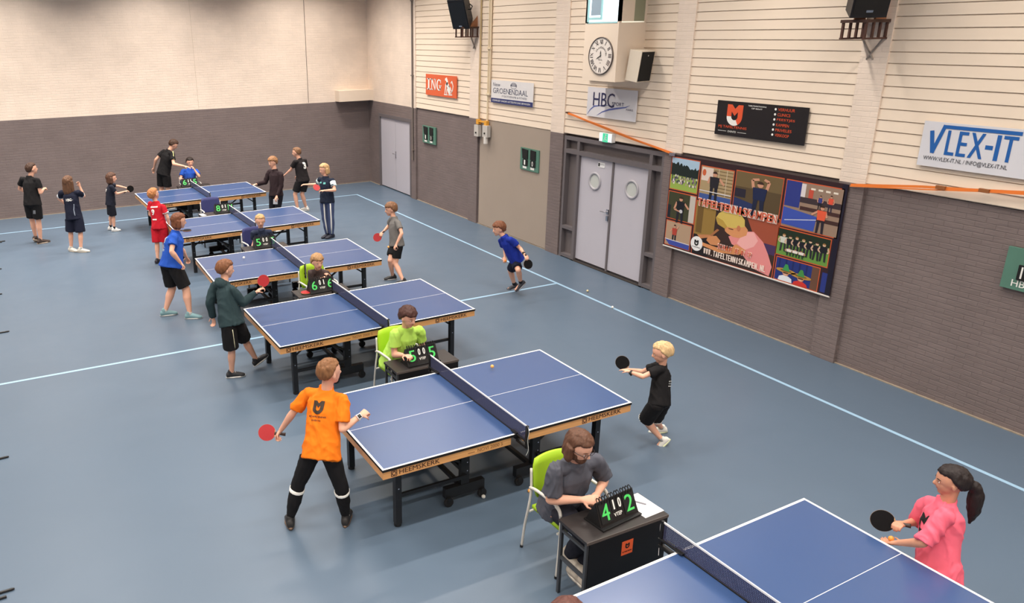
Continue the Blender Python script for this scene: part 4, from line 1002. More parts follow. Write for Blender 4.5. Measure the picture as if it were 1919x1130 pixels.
# fitted skeletons, world metres: pelvis neck head shL shR elL elR wrL wrR hpL hpR knL knR anL anR
SK = {
 'man_black': [(0.026,18.133,0.930), (0.052,18.203,1.436), (0.126,18.224,1.623), (-0.097,18.328,1.418), (0.196,18.077,1.411), (-0.182,18.466,1.179), (0.211,18.036,1.126), (0.028,18.438,1.041), (0.291,18.273,1.160), (-0.048,18.182,0.915), (0.098,18.078,0.908), (-0.038,18.267,0.506), (0.084,18.110,0.491), (-0.021,18.322,0.098), (0.066,18.112,0.078)],
 'girl_navy': [(0.763,17.061,0.819), (0.757,17.123,1.265), (0.758,17.153,1.448), (0.607,17.201,1.252), (0.905,17.044,1.246), (0.542,17.375,1.082), (1.022,17.219,1.108), (0.688,17.327,0.924), (0.974,17.256,1.321), (0.692,17.088,0.794), (0.835,17.024,0.784), (0.660,17.094,0.428), (0.840,16.965,0.421), (0.620,17.083,0.069), (0.798,16.900,0.068)],
 'kid_navy': [(1.649,18.493,0.700), (1.694,18.487,1.074), (1.744,18.506,1.227), (1.694,18.621,1.054), (1.696,18.342,1.072), (1.876,18.709,0.999), (1.791,18.353,0.886), (2.013,18.590,0.972), (1.970,18.334,0.926), (1.648,18.559,0.665), (1.643,18.429,0.671), (1.627,18.614,0.363), (1.664,18.450,0.365), (1.588,18.657,0.064), (1.647,18.450,0.061)],
 'tall_black': [(3.194,20.309,0.978), (3.365,20.285,1.486), (3.506,20.281,1.641), (3.292,20.476,1.471), (3.417,20.093,1.457), (3.067,20.514,1.273), (3.394,19.919,1.210), (3.016,20.646,1.049), (3.637,19.836,1.146), (3.140,20.391,0.953), (3.234,20.229,0.958), (3.110,20.453,0.519), (3.247,20.261,0.520), (3.081,20.441,0.085), (3.242,20.260,0.084)],
 'umpire_blue': [(3.777,20.061,0.563), (3.814,20.104,1.005), (3.845,20.122,1.186), (3.981,20.090,0.971), (3.648,20.118,1.002), (3.994,19.872,0.845), (3.545,20.017,0.797), (3.894,19.919,1.036), (3.640,19.818,0.791), (3.854,20.055,0.563), (3.699,20.061,0.563), (3.877,19.716,0.429), (3.654,19.724,0.429), (3.873,19.711,0.068), (3.650,19.719,0.068)],
 'red_boy': [(2.212,15.358,0.761), (2.216,15.421,1.175), (2.196,15.455,1.347), (2.117,15.536,1.173), (2.321,15.300,1.131), (2.084,15.513,0.941), (2.375,15.236,0.911), (2.238,15.590,0.829), (2.402,15.293,0.715), (2.156,15.400,0.731), (2.268,15.309,0.745), (2.134,15.350,0.393), (2.279,15.314,0.403), (2.099,15.278,0.064), (2.264,15.311,0.065)],
 'woman_blue': [(1.857,12.054,0.865), (1.984,12.136,1.335), (2.065,12.158,1.512), (2.024,12.314,1.287), (1.933,11.959,1.334), (2.085,12.327,1.016), (1.837,11.789,1.138), (2.170,12.451,0.826), (1.963,11.804,0.932), (1.808,12.124,0.840), (1.892,11.974,0.837), (1.844,12.145,0.441), (2.015,11.892,0.462), (1.689,12.123,0.075), (2.017,11.793,0.075)],
 'hoodie_boy': [(2.096,9.272,0.834), (2.077,9.406,1.265), (2.124,9.448,1.441), (1.987,9.551,1.232), (2.139,9.256,1.233), (1.897,9.520,1.003), (2.264,9.256,1.019), (1.924,9.551,0.789), (2.447,9.246,1.140), (2.160,9.297,0.770), (2.036,9.209,0.781), (2.283,9.409,0.450), (2.061,9.233,0.420), (2.425,9.433,0.126), (2.049,9.297,0.069)],
 'umpire_brown': [(3.816,10.738,0.553), (3.758,10.531,0.888), (3.734,10.465,1.042), (3.897,10.568,0.831), (3.617,10.483,0.903), (4.008,10.669,0.661), (3.641,10.531,0.686), (3.917,10.545,0.786), (3.745,10.401,0.794), (3.887,10.729,0.551), (3.747,10.741,0.551), (3.893,10.444,0.387), (3.690,10.462,0.387), (3.893,10.438,0.062), (3.689,10.455,0.062)],
 'umpire_lime': [(3.670,7.674,0.558), (3.746,7.516,0.997), (3.727,7.437,1.170), (3.919,7.538,0.946), (3.568,7.483,0.990), (3.990,7.591,0.693), (3.559,7.477,0.721), (3.787,7.475,0.659), (3.584,7.254,0.791), (3.752,7.687,0.558), (3.588,7.658,0.558), (3.852,7.325,0.457), (3.618,7.284,0.457), (3.852,7.321,0.073), (3.612,7.280,0.073)],
 'orange_boy': [(1.989,5.699,0.849), (2.117,5.866,1.279), (2.150,5.843,1.464), (2.000,6.002,1.236), (2.212,5.719,1.248), (1.855,6.069,1.024), (2.151,5.595,1.021), (1.765,6.164,0.832), (2.362,5.687,1.054), (1.913,5.736,0.798), (2.037,5.626,0.812), (1.790,5.819,0.441), (2.122,5.605,0.436), (1.708,5.872,0.073), (2.182,5.679,0.071)],
 'grey_boy': [(5.842,12.102,0.683), (5.851,12.188,1.106), (5.803,12.249,1.269), (5.834,12.023,1.086), (5.877,12.345,1.078), (5.828,11.855,0.910), (5.879,12.507,0.896), (5.719,11.856,0.726), (5.713,12.390,0.832), (5.844,12.023,0.671), (5.839,12.174,0.661), (5.755,11.985,0.332), (5.669,12.021,0.395), (5.800,11.766,0.065), (5.755,12.101,0.066)],
 'blue_boy': [(7.258,10.409,0.626), (7.065,10.472,0.992), (6.998,10.559,1.131), (7.070,10.308,1.000), (7.082,10.615,0.918), (7.240,10.271,0.838), (7.210,10.665,0.722), (7.204,10.076,0.774), (7.105,10.506,0.640), (7.243,10.340,0.638), (7.262,10.485,0.615), (7.257,10.552,0.366), (7.158,10.180,0.490), (7.401,10.617,0.064), (7.306,10.301,0.208)],
 'blond_boy': [(5.680,5.427,0.556), (5.768,5.530,0.898), (5.743,5.523,1.052), (5.668,5.442,0.917), (5.835,5.645,0.840), (5.491,5.508,0.837), (5.766,5.795,0.719), (5.469,5.686,0.827), (5.761,5.968,0.674), (5.613,5.399,0.537), (5.732,5.434,0.515), (5.624,5.545,0.277), (5.770,5.557,0.249), (5.778,5.421,0.057), (5.971,5.636,0.053)],
 'pink_girl': [(5.379,2.454,0.698), (5.456,2.535,1.112), (5.442,2.525,1.290), (5.316,2.445,1.110), (5.538,2.660,1.014), (5.169,2.472,0.914), (5.584,2.735,0.787), (5.203,2.642,0.790), (5.379,2.721,0.844), (5.342,2.402,0.735), (5.408,2.503,0.646), (5.272,2.423,0.390), (5.261,2.576,0.334), (5.383,2.368,0.065), (5.468,2.500,0.065)],
 'beard_man': [(3.612,4.403,0.558), (3.569,4.210,1.044), (3.541,4.134,1.233), (3.779,4.201,1.015), (3.382,4.216,1.049), (3.925,4.255,0.760), (3.368,4.235,0.751), (3.719,4.094,0.781), (3.521,4.036,0.823), (3.704,4.415,0.559), (3.520,4.392,0.557), (3.743,3.996,0.457), (3.521,3.959,0.563), (3.585,4.125,0.081), (3.566,4.189,0.205)],
 'dark_man': [(5.080,16.805,0.849), (5.101,16.856,1.337), (5.065,16.889,1.529), (5.181,16.685,1.296), (5.027,17.022,1.319), (5.159,16.626,1.023), (4.906,17.032,1.067), (5.029,16.592,0.820), (4.679,16.943,1.060), (5.128,16.733,0.846), (5.030,16.875,0.839), (5.071,16.726,0.447), (4.986,16.886,0.439), (5.108,16.589,0.074), (5.047,16.737,0.074)],
 'number_boy': [(6.225,18.257,0.831), (6.204,18.331,1.300), (6.140,18.378,1.477), (6.055,18.238,1.285), (6.366,18.415,1.264), (5.971,18.366,1.065), (6.380,18.404,0.995), (5.890,18.546,0.936), (6.204,18.513,0.883), (6.145,18.236,0.818), (6.308,18.273,0.815), (6.017,18.289,0.454), (6.199,18.278,0.442), (6.060,18.269,0.073), (6.300,18.305,0.072)],
 'track_girl': [(5.841,15.563,0.836), (5.860,15.623,1.294), (5.836,15.664,1.479), (5.943,15.468,1.280), (5.782,15.775,1.263), (5.932,15.298,1.082), (5.775,15.981,1.104), (5.717,15.375,1.080), (5.549,16.002,1.124), (5.886,15.494,0.818), (5.791,15.625,0.813), (5.876,15.447,0.443), (5.777,15.569,0.439), (5.874,15.455,0.070), (5.811,15.534,0.070)],
 'umpire_navy': [(3.758,13.472,0.553), (3.699,13.303,0.909), (3.695,13.326,1.076), (3.846,13.290,0.876), (3.547,13.313,0.892), (3.912,13.418,0.701), (3.577,13.398,0.684), (3.852,13.254,0.605), (3.471,13.281,0.564), (3.826,13.458,0.552), (3.688,13.482,0.552), (3.809,13.174,0.387), (3.606,13.210,0.387), (3.806,13.167,0.062), (3.603,13.203,0.062)],
}
BATPOS = {'kid_navy': (2.097, 18.327, 0.977), 'red_boy': (2.699, 15.244, 0.608), 'hoodie_boy': (2.554, 9.26, 1.274), 'orange_boy': (1.647, 6.223, 0.805), 'grey_boy': (5.59, 12.377, 0.749), 'blue_boy': (7.204, 9.974, 0.64), 'blond_boy': (5.736, 6.079, 0.72), 'pink_girl': (5.27, 2.808, 0.848), 'track_girl': (5.571, 15.442, 1.149)}
JN = ['pelvis', 'neck', 'head', 'shL', 'shR', 'elL', 'elR', 'wrL', 'wrR', 'hpL', 'hpR', 'knL', 'knR', 'anL', 'anR']
def remesh(bm, voxel, smooth=2, fac=.5):
    me = bpy.data.meshes.new('tmp'); bm.to_mesh(me); bm.free()
    o = bpy.data.objects.new('tmp', me); COL.objects.link(o)
    r = o.modifiers.new('r', 'REMESH'); r.mode = 'VOXEL'; r.voxel_size = voxel; r.use_smooth_shade = True
    if smooth:
        s = o.modifiers.new('s', 'SMOOTH'); s.factor = fac; s.iterations = smooth
    dg = bpy.context.evaluated_depsgraph_get(); out = bpy.data.meshes.new_from_object(o.evaluated_get(dg))
    bpy.data.objects.remove(o); bpy.data.meshes.remove(me)
    for p in out.polygons: p.use_smooth = True
    return out
def limb(bm, A, B, ra, rm, rb, pos=.35, n=12):
    """tapered limb with rounded ends"""
    A, B = Vector(A), Vector(B); d = (B-A); L = d.length; d.normalize(); u, v = ring_frame(d)
    pr = [(-.9*ra, .35*ra), (-.55*ra, .8*ra), (0, ra)]
    pr += [(L*pos*.5, (ra+rm)/2*1.01), (L*pos, rm), (L*(pos+1)/2, (rm*.45+rb*.55)), (L, rb), (L+.55*rb, .8*rb), (L+.9*rb, .35*rb)]
    loft(bm, [(A+d*t, u, v, r, r) for t, r in pr], n)
def cone(bm, A, B, ra, rb, ext0=0, n=14, mid=None, flare=0):
    """garment tube with flat ends"""
    A, B = Vector(A), Vector(B); d = (B-A); L = d.length; d.normalize(); u, v = ring_frame(d)
    S = [(-ext0, ra*.8), (0, ra)]
    if mid: S.append((L*.5, mid))
    S += [(L*.96, rb), (L, rb+flare)]
    loft(bm, [(A+d*t, u, v, r, r) for t, r in S], n)
def fabric(name, rgb, rough=.85): return mat('cloth_'+name, rgb, rough, var=.05, vscale=14, bump=.08, bscale=260, spec=.25)
SKIN = {'fair': mat('skin_fair', (226, 172, 146), .55, var=.03, vscale=12, spec=.35), 'mid': mat('skin_mid', (208, 150, 122), .55, var=.03, vscale=12, spec=.35), 'tan': mat('skin_tan', (200, 140, 108), .55, var=.03, vscale=12, spec=.35)}
def hairm(name, rgb): return mat('hair_'+name, rgb, .6, var=.28, vscale=70, bump=.35, bscale=120, spec=.35, stretch=(1, 1, .25))
def wrinkle(me, amp, sc=9, seed=0, axis=None):
    """drape folds pushed along the normal: long soft ridges plus fine creases"""
    nm = [v.normal.copy() for v in me.vertices]
    for v, q in zip(me.vertices, nm):
        c = v.co
        w1 = noise.noise(Vector((c.x*5, c.y*5, c.z*3+seed)))
        p = Vector((c.x*sc+w1*1.2, c.y*sc-w1, c.z*sc*.42+c.x*3+seed*1.3))
        r1 = 1-abs(noise.noise(p))*2.4
        r2 = 1-abs(noise.noise(p*2.1+Vector((7, 1, 3))))*2.4
        v.co += q*max(-.004, amp*(w1*.9+r1*.75+r2*.3-.25))
def decal(name, build, size, center, U, V, target, m, parent, off=.004, root=None):
    """print laid on cloth: 2-D bmesh centred on 0 in metres, ray-cast on to the garment along -N"""
    bm = bmesh.new(); build(bm)
    U = U.normalized(); V = (V-U*V.dot(U)).normalized(); N = U.cross(V)
    bmesh.ops.triangulate(bm, faces=bm.faces)
    xs = [v.co.x for v in bm.verts]; ys = [v.co.y for v in bm.verts]
    step = size/7.0
    for ax, lo, hi in ((0, min(xs), max(xs)), (1, min(ys), max(ys))):
        k = lo+step
        while k < hi:
            pc = Vector((k if ax == 0 else 0, k if ax == 1 else 0, 0)); no = Vector((1, 0, 0)) if ax == 0 else Vector((0, 1, 0))
            bmesh.ops.bisect_plane(bm, geom=bm.verts[:]+bm.edges[:]+bm.faces[:], plane_co=pc, plane_no=no); k += step
    bad = []
    for v in bm.verts:
        p = center + U*v.co.x + V*v.co.y; h = target.ray_cast(p+N*.35, -N, .6)
        if h[0] is None: bad.append(v); v.co = p
        else: v.co = h[0] + N*off*.6 + h[1]*off*.6
    if bad: bmesh.ops.delete(bm, geom=bad, context='VERTS')
    return mk(name, bm, m, parent)
def hand(bm, wr, D, N, S, curl, L, grip=False, side=1, thumbup=.5):
    """wrist wr, direction D, palm normal N (fingers bend towards N), S across towards the thumb; L hand length"""
    D = D.normalized(); N = (N-D*N.dot(D)).normalized(); S = D.cross(N)*side
    pl = L*.5; w_ = L*.215
    loft(bm, [(wr-D*L*.08, S, N, w_*.62, L*.12), (wr+D*L*.06, S, N, w_*.72, L*.115), (wr+D*pl*.55, S, N, w_*1.0, L*.1), (wr+D*pl*.95, S, N, w_*.98, L*.085), (wr+D*pl*1.06, S, N, w_*.8, L*.05)], 12)
    fl = (.40, .46, .50, .44); r = L*.045
    for i in range(4):
        off = (i-1.5)*w_*.56; base = wr + D*pl*.96 - S*off*-1
        ln = fl[3-i] if False else (.36, .45, .49, .44)[i]*L
        a = 0; p = base.copy(); pts = [wr+D*pl*.55+S*off*.9, base]; dd = D
        for k, fr in enumerate((.42, .32, .26)):
            a += curl*(.7, 1.1, .8)[k]*(1+.08*(i-1.5))
            dd = D*cos(a)+N*sin(a); p = p + dd*ln*fr; pts.append(p.copy())
        tube(bm, pts, [r*.9, r*1.08, r, r*.92, r*.72], 8)
    t0 = wr + D*pl*.22 + S*w_*.7
    t1 = t0 + (D*.55+S*.8+N*.25).normalized()*L*.19; t2 = t1 + (D*(.85-curl*.2)+S*.15+N*(.3+curl*.5)).normalized()*L*.16; t3 = t2+(D*(.8-curl*.4)-S*.1+N*(.3+curl*.6)).normalized()*L*.12
    tube(bm, [wr+D*pl*.15, t0, t1, t2, t3], [r*1.3, r*1.4, r*1.15, r*1.05, r*.75], 8)

def build_person(key, sp):
    J = {n_: Vector(p) for n_, p in zip(JN, SK[key])}
    Hh = sp['H']; vox = sp.get('vox', .008); tone = SKIN[sp.get('skin', 'fair')]; bul = sp.get('bulk', 1.0)
    root = empty('person', ((J['anL'].x+J['anR'].x)/2, (J['anL'].y+J['anR'].y)/2, 0), label=sp['label'], category='person')
    O = root.location.copy()
    def put(name, me, m, parent=None):
        if isinstance(me, bmesh.types.BMesh): b_ = me; me = bpy.data.meshes.new(name); b_.to_mesh(me); b_.free()
        for v in me.vertices: v.co -= O
        me.name = name; me.materials.clear()
        for x in (m if isinstance(m, (list, tuple)) else [m]): me.materials.append(x)
        for p in me.polygons: p.use_smooth = True
        o = bpy.data.objects.new(name, me); COL.objects.link(o); o.parent = parent or root; return o
    # frames
    upT = (J['neck']-J['pelvis']).normalized()
    LS = (J['shL']-J['shR']).normalized(); LH = (J['hpL']-J['hpR']).normalized()
    def LA(t):
        a = LH.lerp(LS, max(0, min(1, t))); a = (a-upT*a.dot(upT)).normalized(); return a
    FW = LS.cross(upT).normalized()   # chest forward
    TL = (J['neck']-J['pelvis']).length
    bend = -FW*.0
    def sec(t, rx, ry, fo=0):
        a = LA(t); f = a.cross(upT); return (J['pelvis']+upT*(TL*t)+f*fo*Hh, a, f, rx*Hh, ry*Hh)
    hh = (.093+.0115*Hh)*1.12*sp.get('hs', 1)
    # ---- head frame
    hy = radians(sp['face'][0]); hp_ = radians(sp['face'][1]); hr = radians(sp['face'][2] if len(sp['face']) > 2 else 0)
    HF = Vector((cos(hy)*cos(hp_), sin(hy)*cos(hp_), sin(hp_))); HL = Vector((-sin(hy), cos(hy), 0)); HU = HF.cross(HL)
    if hr: HL2 = HL*cos(hr)+HU*sin(hr); HU = HU*cos(hr)-HL*sin(hr); HL = HL2
    C = J['head']
    def hpos(f, l, u): return C + HF*(f*hh) + HL*(l*hh) + HU*(u*hh)
    def hell(bm, f, l, u, rf, rl, ru, nu=16, nv=12): ell(bm, hpos(f, l, u), HF, HL, HU, rf*hh, rl*hh, ru*hh, nu, nv)
    # ---- body
    bm = bmesh.new()
    b = bul
    loft(bm, [sec(-.17, .05, .045), sec(-.1, .075*b, .058*b), sec(.02, .09*b, .066*b), sec(.2, .078*b, .058*b), sec(.38, .072*b, .054*b), sec(.62, .080*b, .058*b), sec(.8, .082*b, .055*b), sec(.93, .058*b, .040), sec(1.03, .034, .035)], 18)
    limb(bm, J['neck']-upT*.03*Hh-FW*.0, hpos(-.12, 0, -.3), .034*Hh, .033*Hh, .034*Hh)
    for s_ in 'LR':
        sh, el_, wr = J['sh'+s_], J['el'+s_], J['wr'+s_]; hp, kn, an = J['hp'+s_], J['kn'+s_], J['an'+s_]
        limb(bm, J['neck']-upT*.03*Hh, sh-upT*.010*Hh, .027*Hh, .026*Hh, .026*Hh*b, .5)
        limb(bm, sh, el_, .0265*Hh*b, .027*Hh*b, .021*Hh, .3); limb(bm, el_, wr, .0225*Hh, .0235*Hh*b, .0145*Hh, .22)
        limb(bm, hp, kn, .052*Hh*b, .046*Hh*b, .032*Hh*b, .3); limb(bm, kn, an, .032*Hh*b, .0335*Hh*b, .0195*Hh, .33)
        ell(bm, kn, *(lambda d: (ring_frame(d)[0], ring_frame(d)[1], d))((kn-hp).normalized()), .033*Hh*b, .033*Hh*b, .036*Hh)
        # calf muscle bulge behind the shank
        d = (an-kn).normalized(); bk = -(FW-d*FW.dot(d)).normalized(); u_ = d.cross(bk)
        ell(bm, kn.lerp(an, .3)+bk*.012*Hh, bk, u_, d, .026*Hh*b, .026*Hh*b, .07*Hh, 12, 10)
        # foot
        fh, fp = sp.get('foot'+s_, (sp['hd'], 0)); fh = radians(fh); fp = radians(fp)
        FD = Vector((cos(fh)*cos(fp), sin(fh)*cos(fp), sin(fp)))
        limb(bm, an-FD*.01*Hh-Vector((0, 0, .012*Hh)), an+FD*.085*Hh-Vector((0, 0, .024*Hh)), .022*Hh, .02*Hh, .014*Hh)
        # hand
        hs = sp.get('hand'+s_, {}); fd = (wr-el_).normalized(); D = Vector(hs.get('D', fd)).normalized() if 'D' in hs else fd
        L_ = .108*Hh*(1.04 if Hh < 1.5 else 1)
        Nn = Vector(hs.get('N', (0, 0, -1))); 
        if abs(Nn.normalized().dot(D)) > .95: Nn = -FW
        hand(bm, wr, D, Nn, None, hs.get('curl', .45), L_, side=hs.get('side', 1 if s_ == 'L' else -1))
    # head
    hell(bm, -.06, 0, .18, .83, .69, .80, 20, 14)
    hell(bm, .14, 0, -.22, .60, .53, .62)
    hell(bm, .34, 0, -.66, .28, .27, .26)
    hell(bm, .40, .27, -.22, .22, .2, .22, 10, 8); hell(bm, .40, -.27, -.22, .22, .2, .22, 10, 8)
    tube(bm, [hpos(.66, 0, .1), hpos(.76, 0, -.06), hpos(.83, 0, -.22), hpos(.74, 0, -.30)], [.06*hh, .08*hh, .105*hh, .09*hh], 8)
    hell(bm, .66, .09, -.27, .1, .07, .06, 8, 6); hell(bm, .66, -.09, -.27, .1, .07, .06, 8, 6)
    tube(bm, [hpos(.62, -.24, .13), hpos(.70, 0, .12), hpos(.62, .24, .13)], .085*hh, 8)
    for sl in (1, -1):
        A_ = (HF*.9+HL*sl*.4).normalized()
        ell(bm, hpos(-.05, sl*.70, -.08), A_, HU, A_.cross(HU), .15*hh, .21*hh, .055*hh, 10, 8)
    body = remesh(bm, min(vox, .0065) if sp.get('near') else vox, 2, .5)
    bvh_b = BVHTree.FromPolygons([v.co.copy() for v in body.vertices], [tuple(p.vertices) for p in body.polygons])
    # ---- face features on the skin
    def onface(l, u, out=.003):
        p = hpos(2.0, l, u); h = bvh_b.ray_cast(p, -HF, 2.5*hh); return (h[0]+HF*out) if h[0] is not None else hpos(.75, l, u)
    for sl in (1, -1):
        e = bmesh.new(); c = onface(sl*.27, 0, -.0015); ell(e, c, HL, HU, HF, .105*hh, .055*hh, .035*hh, 12, 8); eye = put('eye', e, mat('eye_white', (228, 222, 216), .3))
        e = bmesh.new(); ell(e, c+HF*.012*hh, HL, HU, HF, .048*hh, .05*hh, .034*hh, 10, 8); put('iris', e, mat('eye_dark', (48, 34, 26), .25), eye)
        e = bmesh.new(); tube(e, [onface(sl*(.13+.07*k), .155+.03*(1-abs(k-2)/2), .001) for k in range(5)], [.014*hh, .026*hh, .028*hh, .024*hh, .012*hh], 6); put('eyebrow', e, hairm(*sp['hair'][1:3]) if sp['hair'][1] != 'blond' else mat('brow_fair', (150, 112, 78), .8))
        e = bmesh.new(); tube(e, [onface(sl*(.16+.055*k), .052-.014*abs(k-2), .002) for k in range(5)], [.008*hh]*5, 5); put('eyelid', e, mat('lash_brown', (96, 62, 50), .6))
    e = bmesh.new(); op = sp.get('mouth', .032)
    tube(e, [onface(-.20+.05*k, -.475-.012*(1-abs(k-4)/4)+.02*abs(k-4)/4*sp.get('smile', .3), .0005) for k in range(9)], [op*hh*(.35+.65*(1-abs(k-4)/4)) for k in range(9)], 6); put('mouth', e, mat('lips', (176, 96, 88), .5))
    # ---- hair
    kind, hn, hrgb = sp['hair'][:3]; HM = hairm(hn, hrgb)
    bm = bmesh.new(); NU, NV = 56, 40; rows = []; sd = sum(map(ord, key))
    low = {'short': -.66, 'mop': -.62, 'bob': -.8, 'long': -.9, 'pony': -.6, 'crop': -.60, 'back': -.75}[kind]
    for j in range(NV+1):
        th = pi*j/NV; row = []
        for i in range(NU):
            ph = 2*pi*i/NU; x, y, z = sin(th)*cos(ph), sin(th)*sin(ph), cos(th)
            # line below which the hair ends: forehead at the front, ears at the side, nape at the back
            fr_ = (1+x)/2
            if kind in ('bob', 'long', 'back'): lim = low + (0.98-low)*max(0, min(1, (x-.18)/.42)) if True else 0
            else: lim = low + ((.36 if kind == 'mop' else .46)-low)*max(0, min(1, (x+.42)/.78))
            if kind in ('bob', 'long', 'back'): lim = low + (.46-low)*max(0, min(1, (x+.16)/.5))
            if kind == 'mop': lim -= .10*max(0, x)*(1+.5*sin(ph*9))
            if kind in ('crop',): lim += .06*max(0, x)
            k = max(0, min(1, (z-lim)/.10+.5)); k = k*k*(3-2*k)
            thick = {'crop': .07, 'short': .12, 'mop': .145, 'bob': .15, 'long': .14, 'pony': .09, 'back': .12}[kind]
            nz = noise.noise(Vector((x*2.4, y*2.4, z*2.4+sd)))*.05 + noise.noise(Vector((ph*(3.5 if kind != 'crop' else 2), z*1.3, sd*1.0))*2.0)*.035*(1.5 if kind == 'mop' else 1)
            r = .70 + (thick+.115+nz+.05*max(0, z)+.03*max(0, x)*max(0, z))*k
            fx = 1.0 if x > 0 else 1.06
            row.append(bm.verts.new(hpos(-.08+x*r*fx*1.0, y*r*.86, .17+z*r*.97)))
        rows.append(row)
    for a, c_ in zip(rows, rows[1:]):
        for i in range(NU): bm.faces.new((a[i], c_[i], c_[(i+1) % NU], a[(i+1) % NU]))
    bmesh.ops.remove_doubles(bm, verts=bm.verts, dist=1e-5)
    if kind in ('long', 'bob', 'back'):
        dn = -Vector((0, 0, 1))
        base = [(-.62, 0, .0), (-.45, .45, -.1), (-.45, -.45, -.1), (-.15, .66, -.1), (-.15, -.66, -.1), (-.6, .25, -.05), (-.6, -.25, -.05)]
        ln = {'long': 2.0, 'bob': .9, 'back': .75}[kind]*hh*sp.get('hlen', 1)
        for q, (f_, l_, u_) in enumerate(base):
            p = hpos(f_, l_, u_); out = (HF*f_*.5+HL*l_*.25)*hh
            pts = [p+HU*.3*hh, p+out*.25, p+dn*ln*.45+out*.45, p+dn*ln*.8+out*.45, p+dn*ln*(1+.06*(q % 3))+out*.25]
            tube(bm, smoothpath(pts, 3), [.30*hh]*5+[.29*hh]*4+[.24*hh, .2*hh, .13*hh, .05*hh], 10)
    if kind == 'pony':
        p = hpos(-.9, 0, .05); b2 = -Vector((HF.x, HF.y, 0)).normalized()
        pts = smoothpath([hpos(-.6, 0, .15), p, p+b2*.42*hh-Vector((0, 0, .35*hh)), p+b2*.52*hh-Vector((0, 0, 1.1*hh)), p+b2*.56*hh-Vector((0, 0, 2.0*hh)), p+b2*.50*hh-Vector((0, 0, 2.75*hh))], 4)
        tube(bm, pts, [.3*hh]*3+[.17*hh]+[.26*hh]*2+[.34*hh]*4+[.4*hh]*4+[.36*hh]*2+[.28*hh, .2*hh, .13*hh, .08*hh, .03*hh][:max(1, len(pts)-16)], 12)
    me = remesh(bm, .007, 1)
    for v in me.vertices:
        p = v.co-C; v.co += v.normal*(noise.noise(Vector((p.dot(HL)*60, p.dot(HF)*60, p.dot(HU)*14)))*.0045+(1-abs(noise.noise(Vector((p.dot(HL)*30, p.dot(HF)*30, p.dot(HU)*12+sd))))*2)*.004)
    put('hair', me, HM)
    if kind == 'pony':
        e = bmesh.new(); T_ = frameT(hpos(-.97, 0, .02), HL, HU); lathe(e, [(.1*hh, -.05*hh), (.2*hh, -.04*hh), (.2*hh, .04*hh), (.1*hh, .05*hh)], 14, T_); put('hair_tie', e, mat('tie_grey', (150, 140, 140), .7))
    if 'beard' in sp:
        e = bmesh.new(); hell(e, .33, 0, -.62, .40, .40, .40); hell(e, .1, .45, -.42, .3, .13, .36, 12, 10); hell(e, .1, -.45, -.42, .3, .13, .36, 12, 10); tube(e, [hpos(.6, -.2, -.42), hpos(.745, 0, -.365), hpos(.6, .2, -.42)], .06*hh, 8)
        put('beard', remesh(e, .005, 1), HM)
    if sp.get('glasses'):
        e = bmesh.new()
        for sl in (1, -1):
            pts = [hpos(.80, sl*.30+.2*cos(2*pi*k/16), .0+.13*sin(2*pi*k/16)) for k in range(17)]; tube(e, pts, .018*hh, 6)
            tube(e, [hpos(.79, sl*.5, .04), hpos(.4, sl*.68, .05), hpos(-.05, sl*.72, .02)], .018*hh, 6)
        tube(e, [hpos(.81, -.1, .02), hpos(.83, 0, .04), hpos(.81, .1, .02)], .018*hh, 6); put('glasses', e, mat('glasses_dark', (52, 42, 44), .3))
    # ---- shirt
    so = sp['shirt']; SM = fabric(*so['m']); lo = so.get('loose', 1.0); hem = so.get('hem', -.14)
    bm = bmesh.new(); g = .012*lo
    loft(bm, [sec(hem, (.094+g*1.5)*b, (.070+g*1.5)*b), sec(hem+.03, (.094+g*1.5)*b, (.070+g*1.5)*b), sec(.1, (.088+g*1.3)*b, (.065+g*1.3)*b), sec(.38, (.080+g*1.3)*b, (.060+g*1.3)*b), sec(.62, (.086+g)*b, (.063+g)*b), sec(.8, (.088+g*.8)*b, (.058+g*.8)*b), sec(.93, .062*b+g*.4, .043+g*.4), sec(.99, .047, .043), sec(1.05, .040, .041), sec(1.10, .0375, .039)], 22)
    if so.get('collar'):
        a = LA(1); c0 = J['neck']-upT*.01*Hh; loft(bm, [(c0, a, a.cross(upT), .050*Hh, .048*Hh), (c0+upT*.035*Hh+HF*0, a, a.cross(upT), .044*Hh, .043*Hh)], 16)
    for s_ in 'LR':
        sh, el_, wr = J['sh'+s_], J['el'+s_], J['wr'+s_]
        limb(bm, J['neck']-upT*.026*Hh, sh-upT*.008*Hh, .032*Hh, .031*Hh, .031*Hh*b, .5)
        limb(bm, J['neck']-upT*.006*Hh, J['neck'].lerp(sh, .62)-upT*.016*Hh, .026*Hh, .026*Hh, .028*Hh, .5)
        if so.get('sleeve', 'short') == 'short':
            f_ = so.get('sl', .62)*(sp.get('sl'+s_, 1)); e_ = sh.lerp(el_, f_)
            cone(bm, sh.lerp(el_, .10), e_, (.030+g*.35)*Hh*b, (.033+g*.6)*Hh*b, .028*Hh)
        else:
            limb(bm, sh.lerp(el_, .06), el_, (.030+g*.3)*Hh*b, (.031+g*.4)*Hh*b, (.027+g*.4)*Hh*b, .3); cone(bm, el_, el_.lerp(wr, .96), (.027+g*.4)*Hh*b, (.021+g*.2)*Hh, .02*Hh)
    if so.get('hood'):
        ell(bm, J['neck']-FW*.035*Hh+upT*.012*Hh, LS, FW, upT, .062*Hh, .045*Hh, .045*Hh); tube(bm, [J['neck']+LS*.055*Hh+upT*.01*Hh, J['neck']+FW*.052*Hh-upT*.01*Hh, J['neck']-LS*.055*Hh+upT*.01*Hh], .016*Hh, 8)
    sm = remesh(bm, max(vox, .009), 2); wrinkle(sm, .0095*so.get('wr', 1), 9, len(key))
    bvh_s = BVHTree.FromPolygons([v.co.copy() for v in sm.vertices], [tuple(p.vertices) for p in sm.polygons])
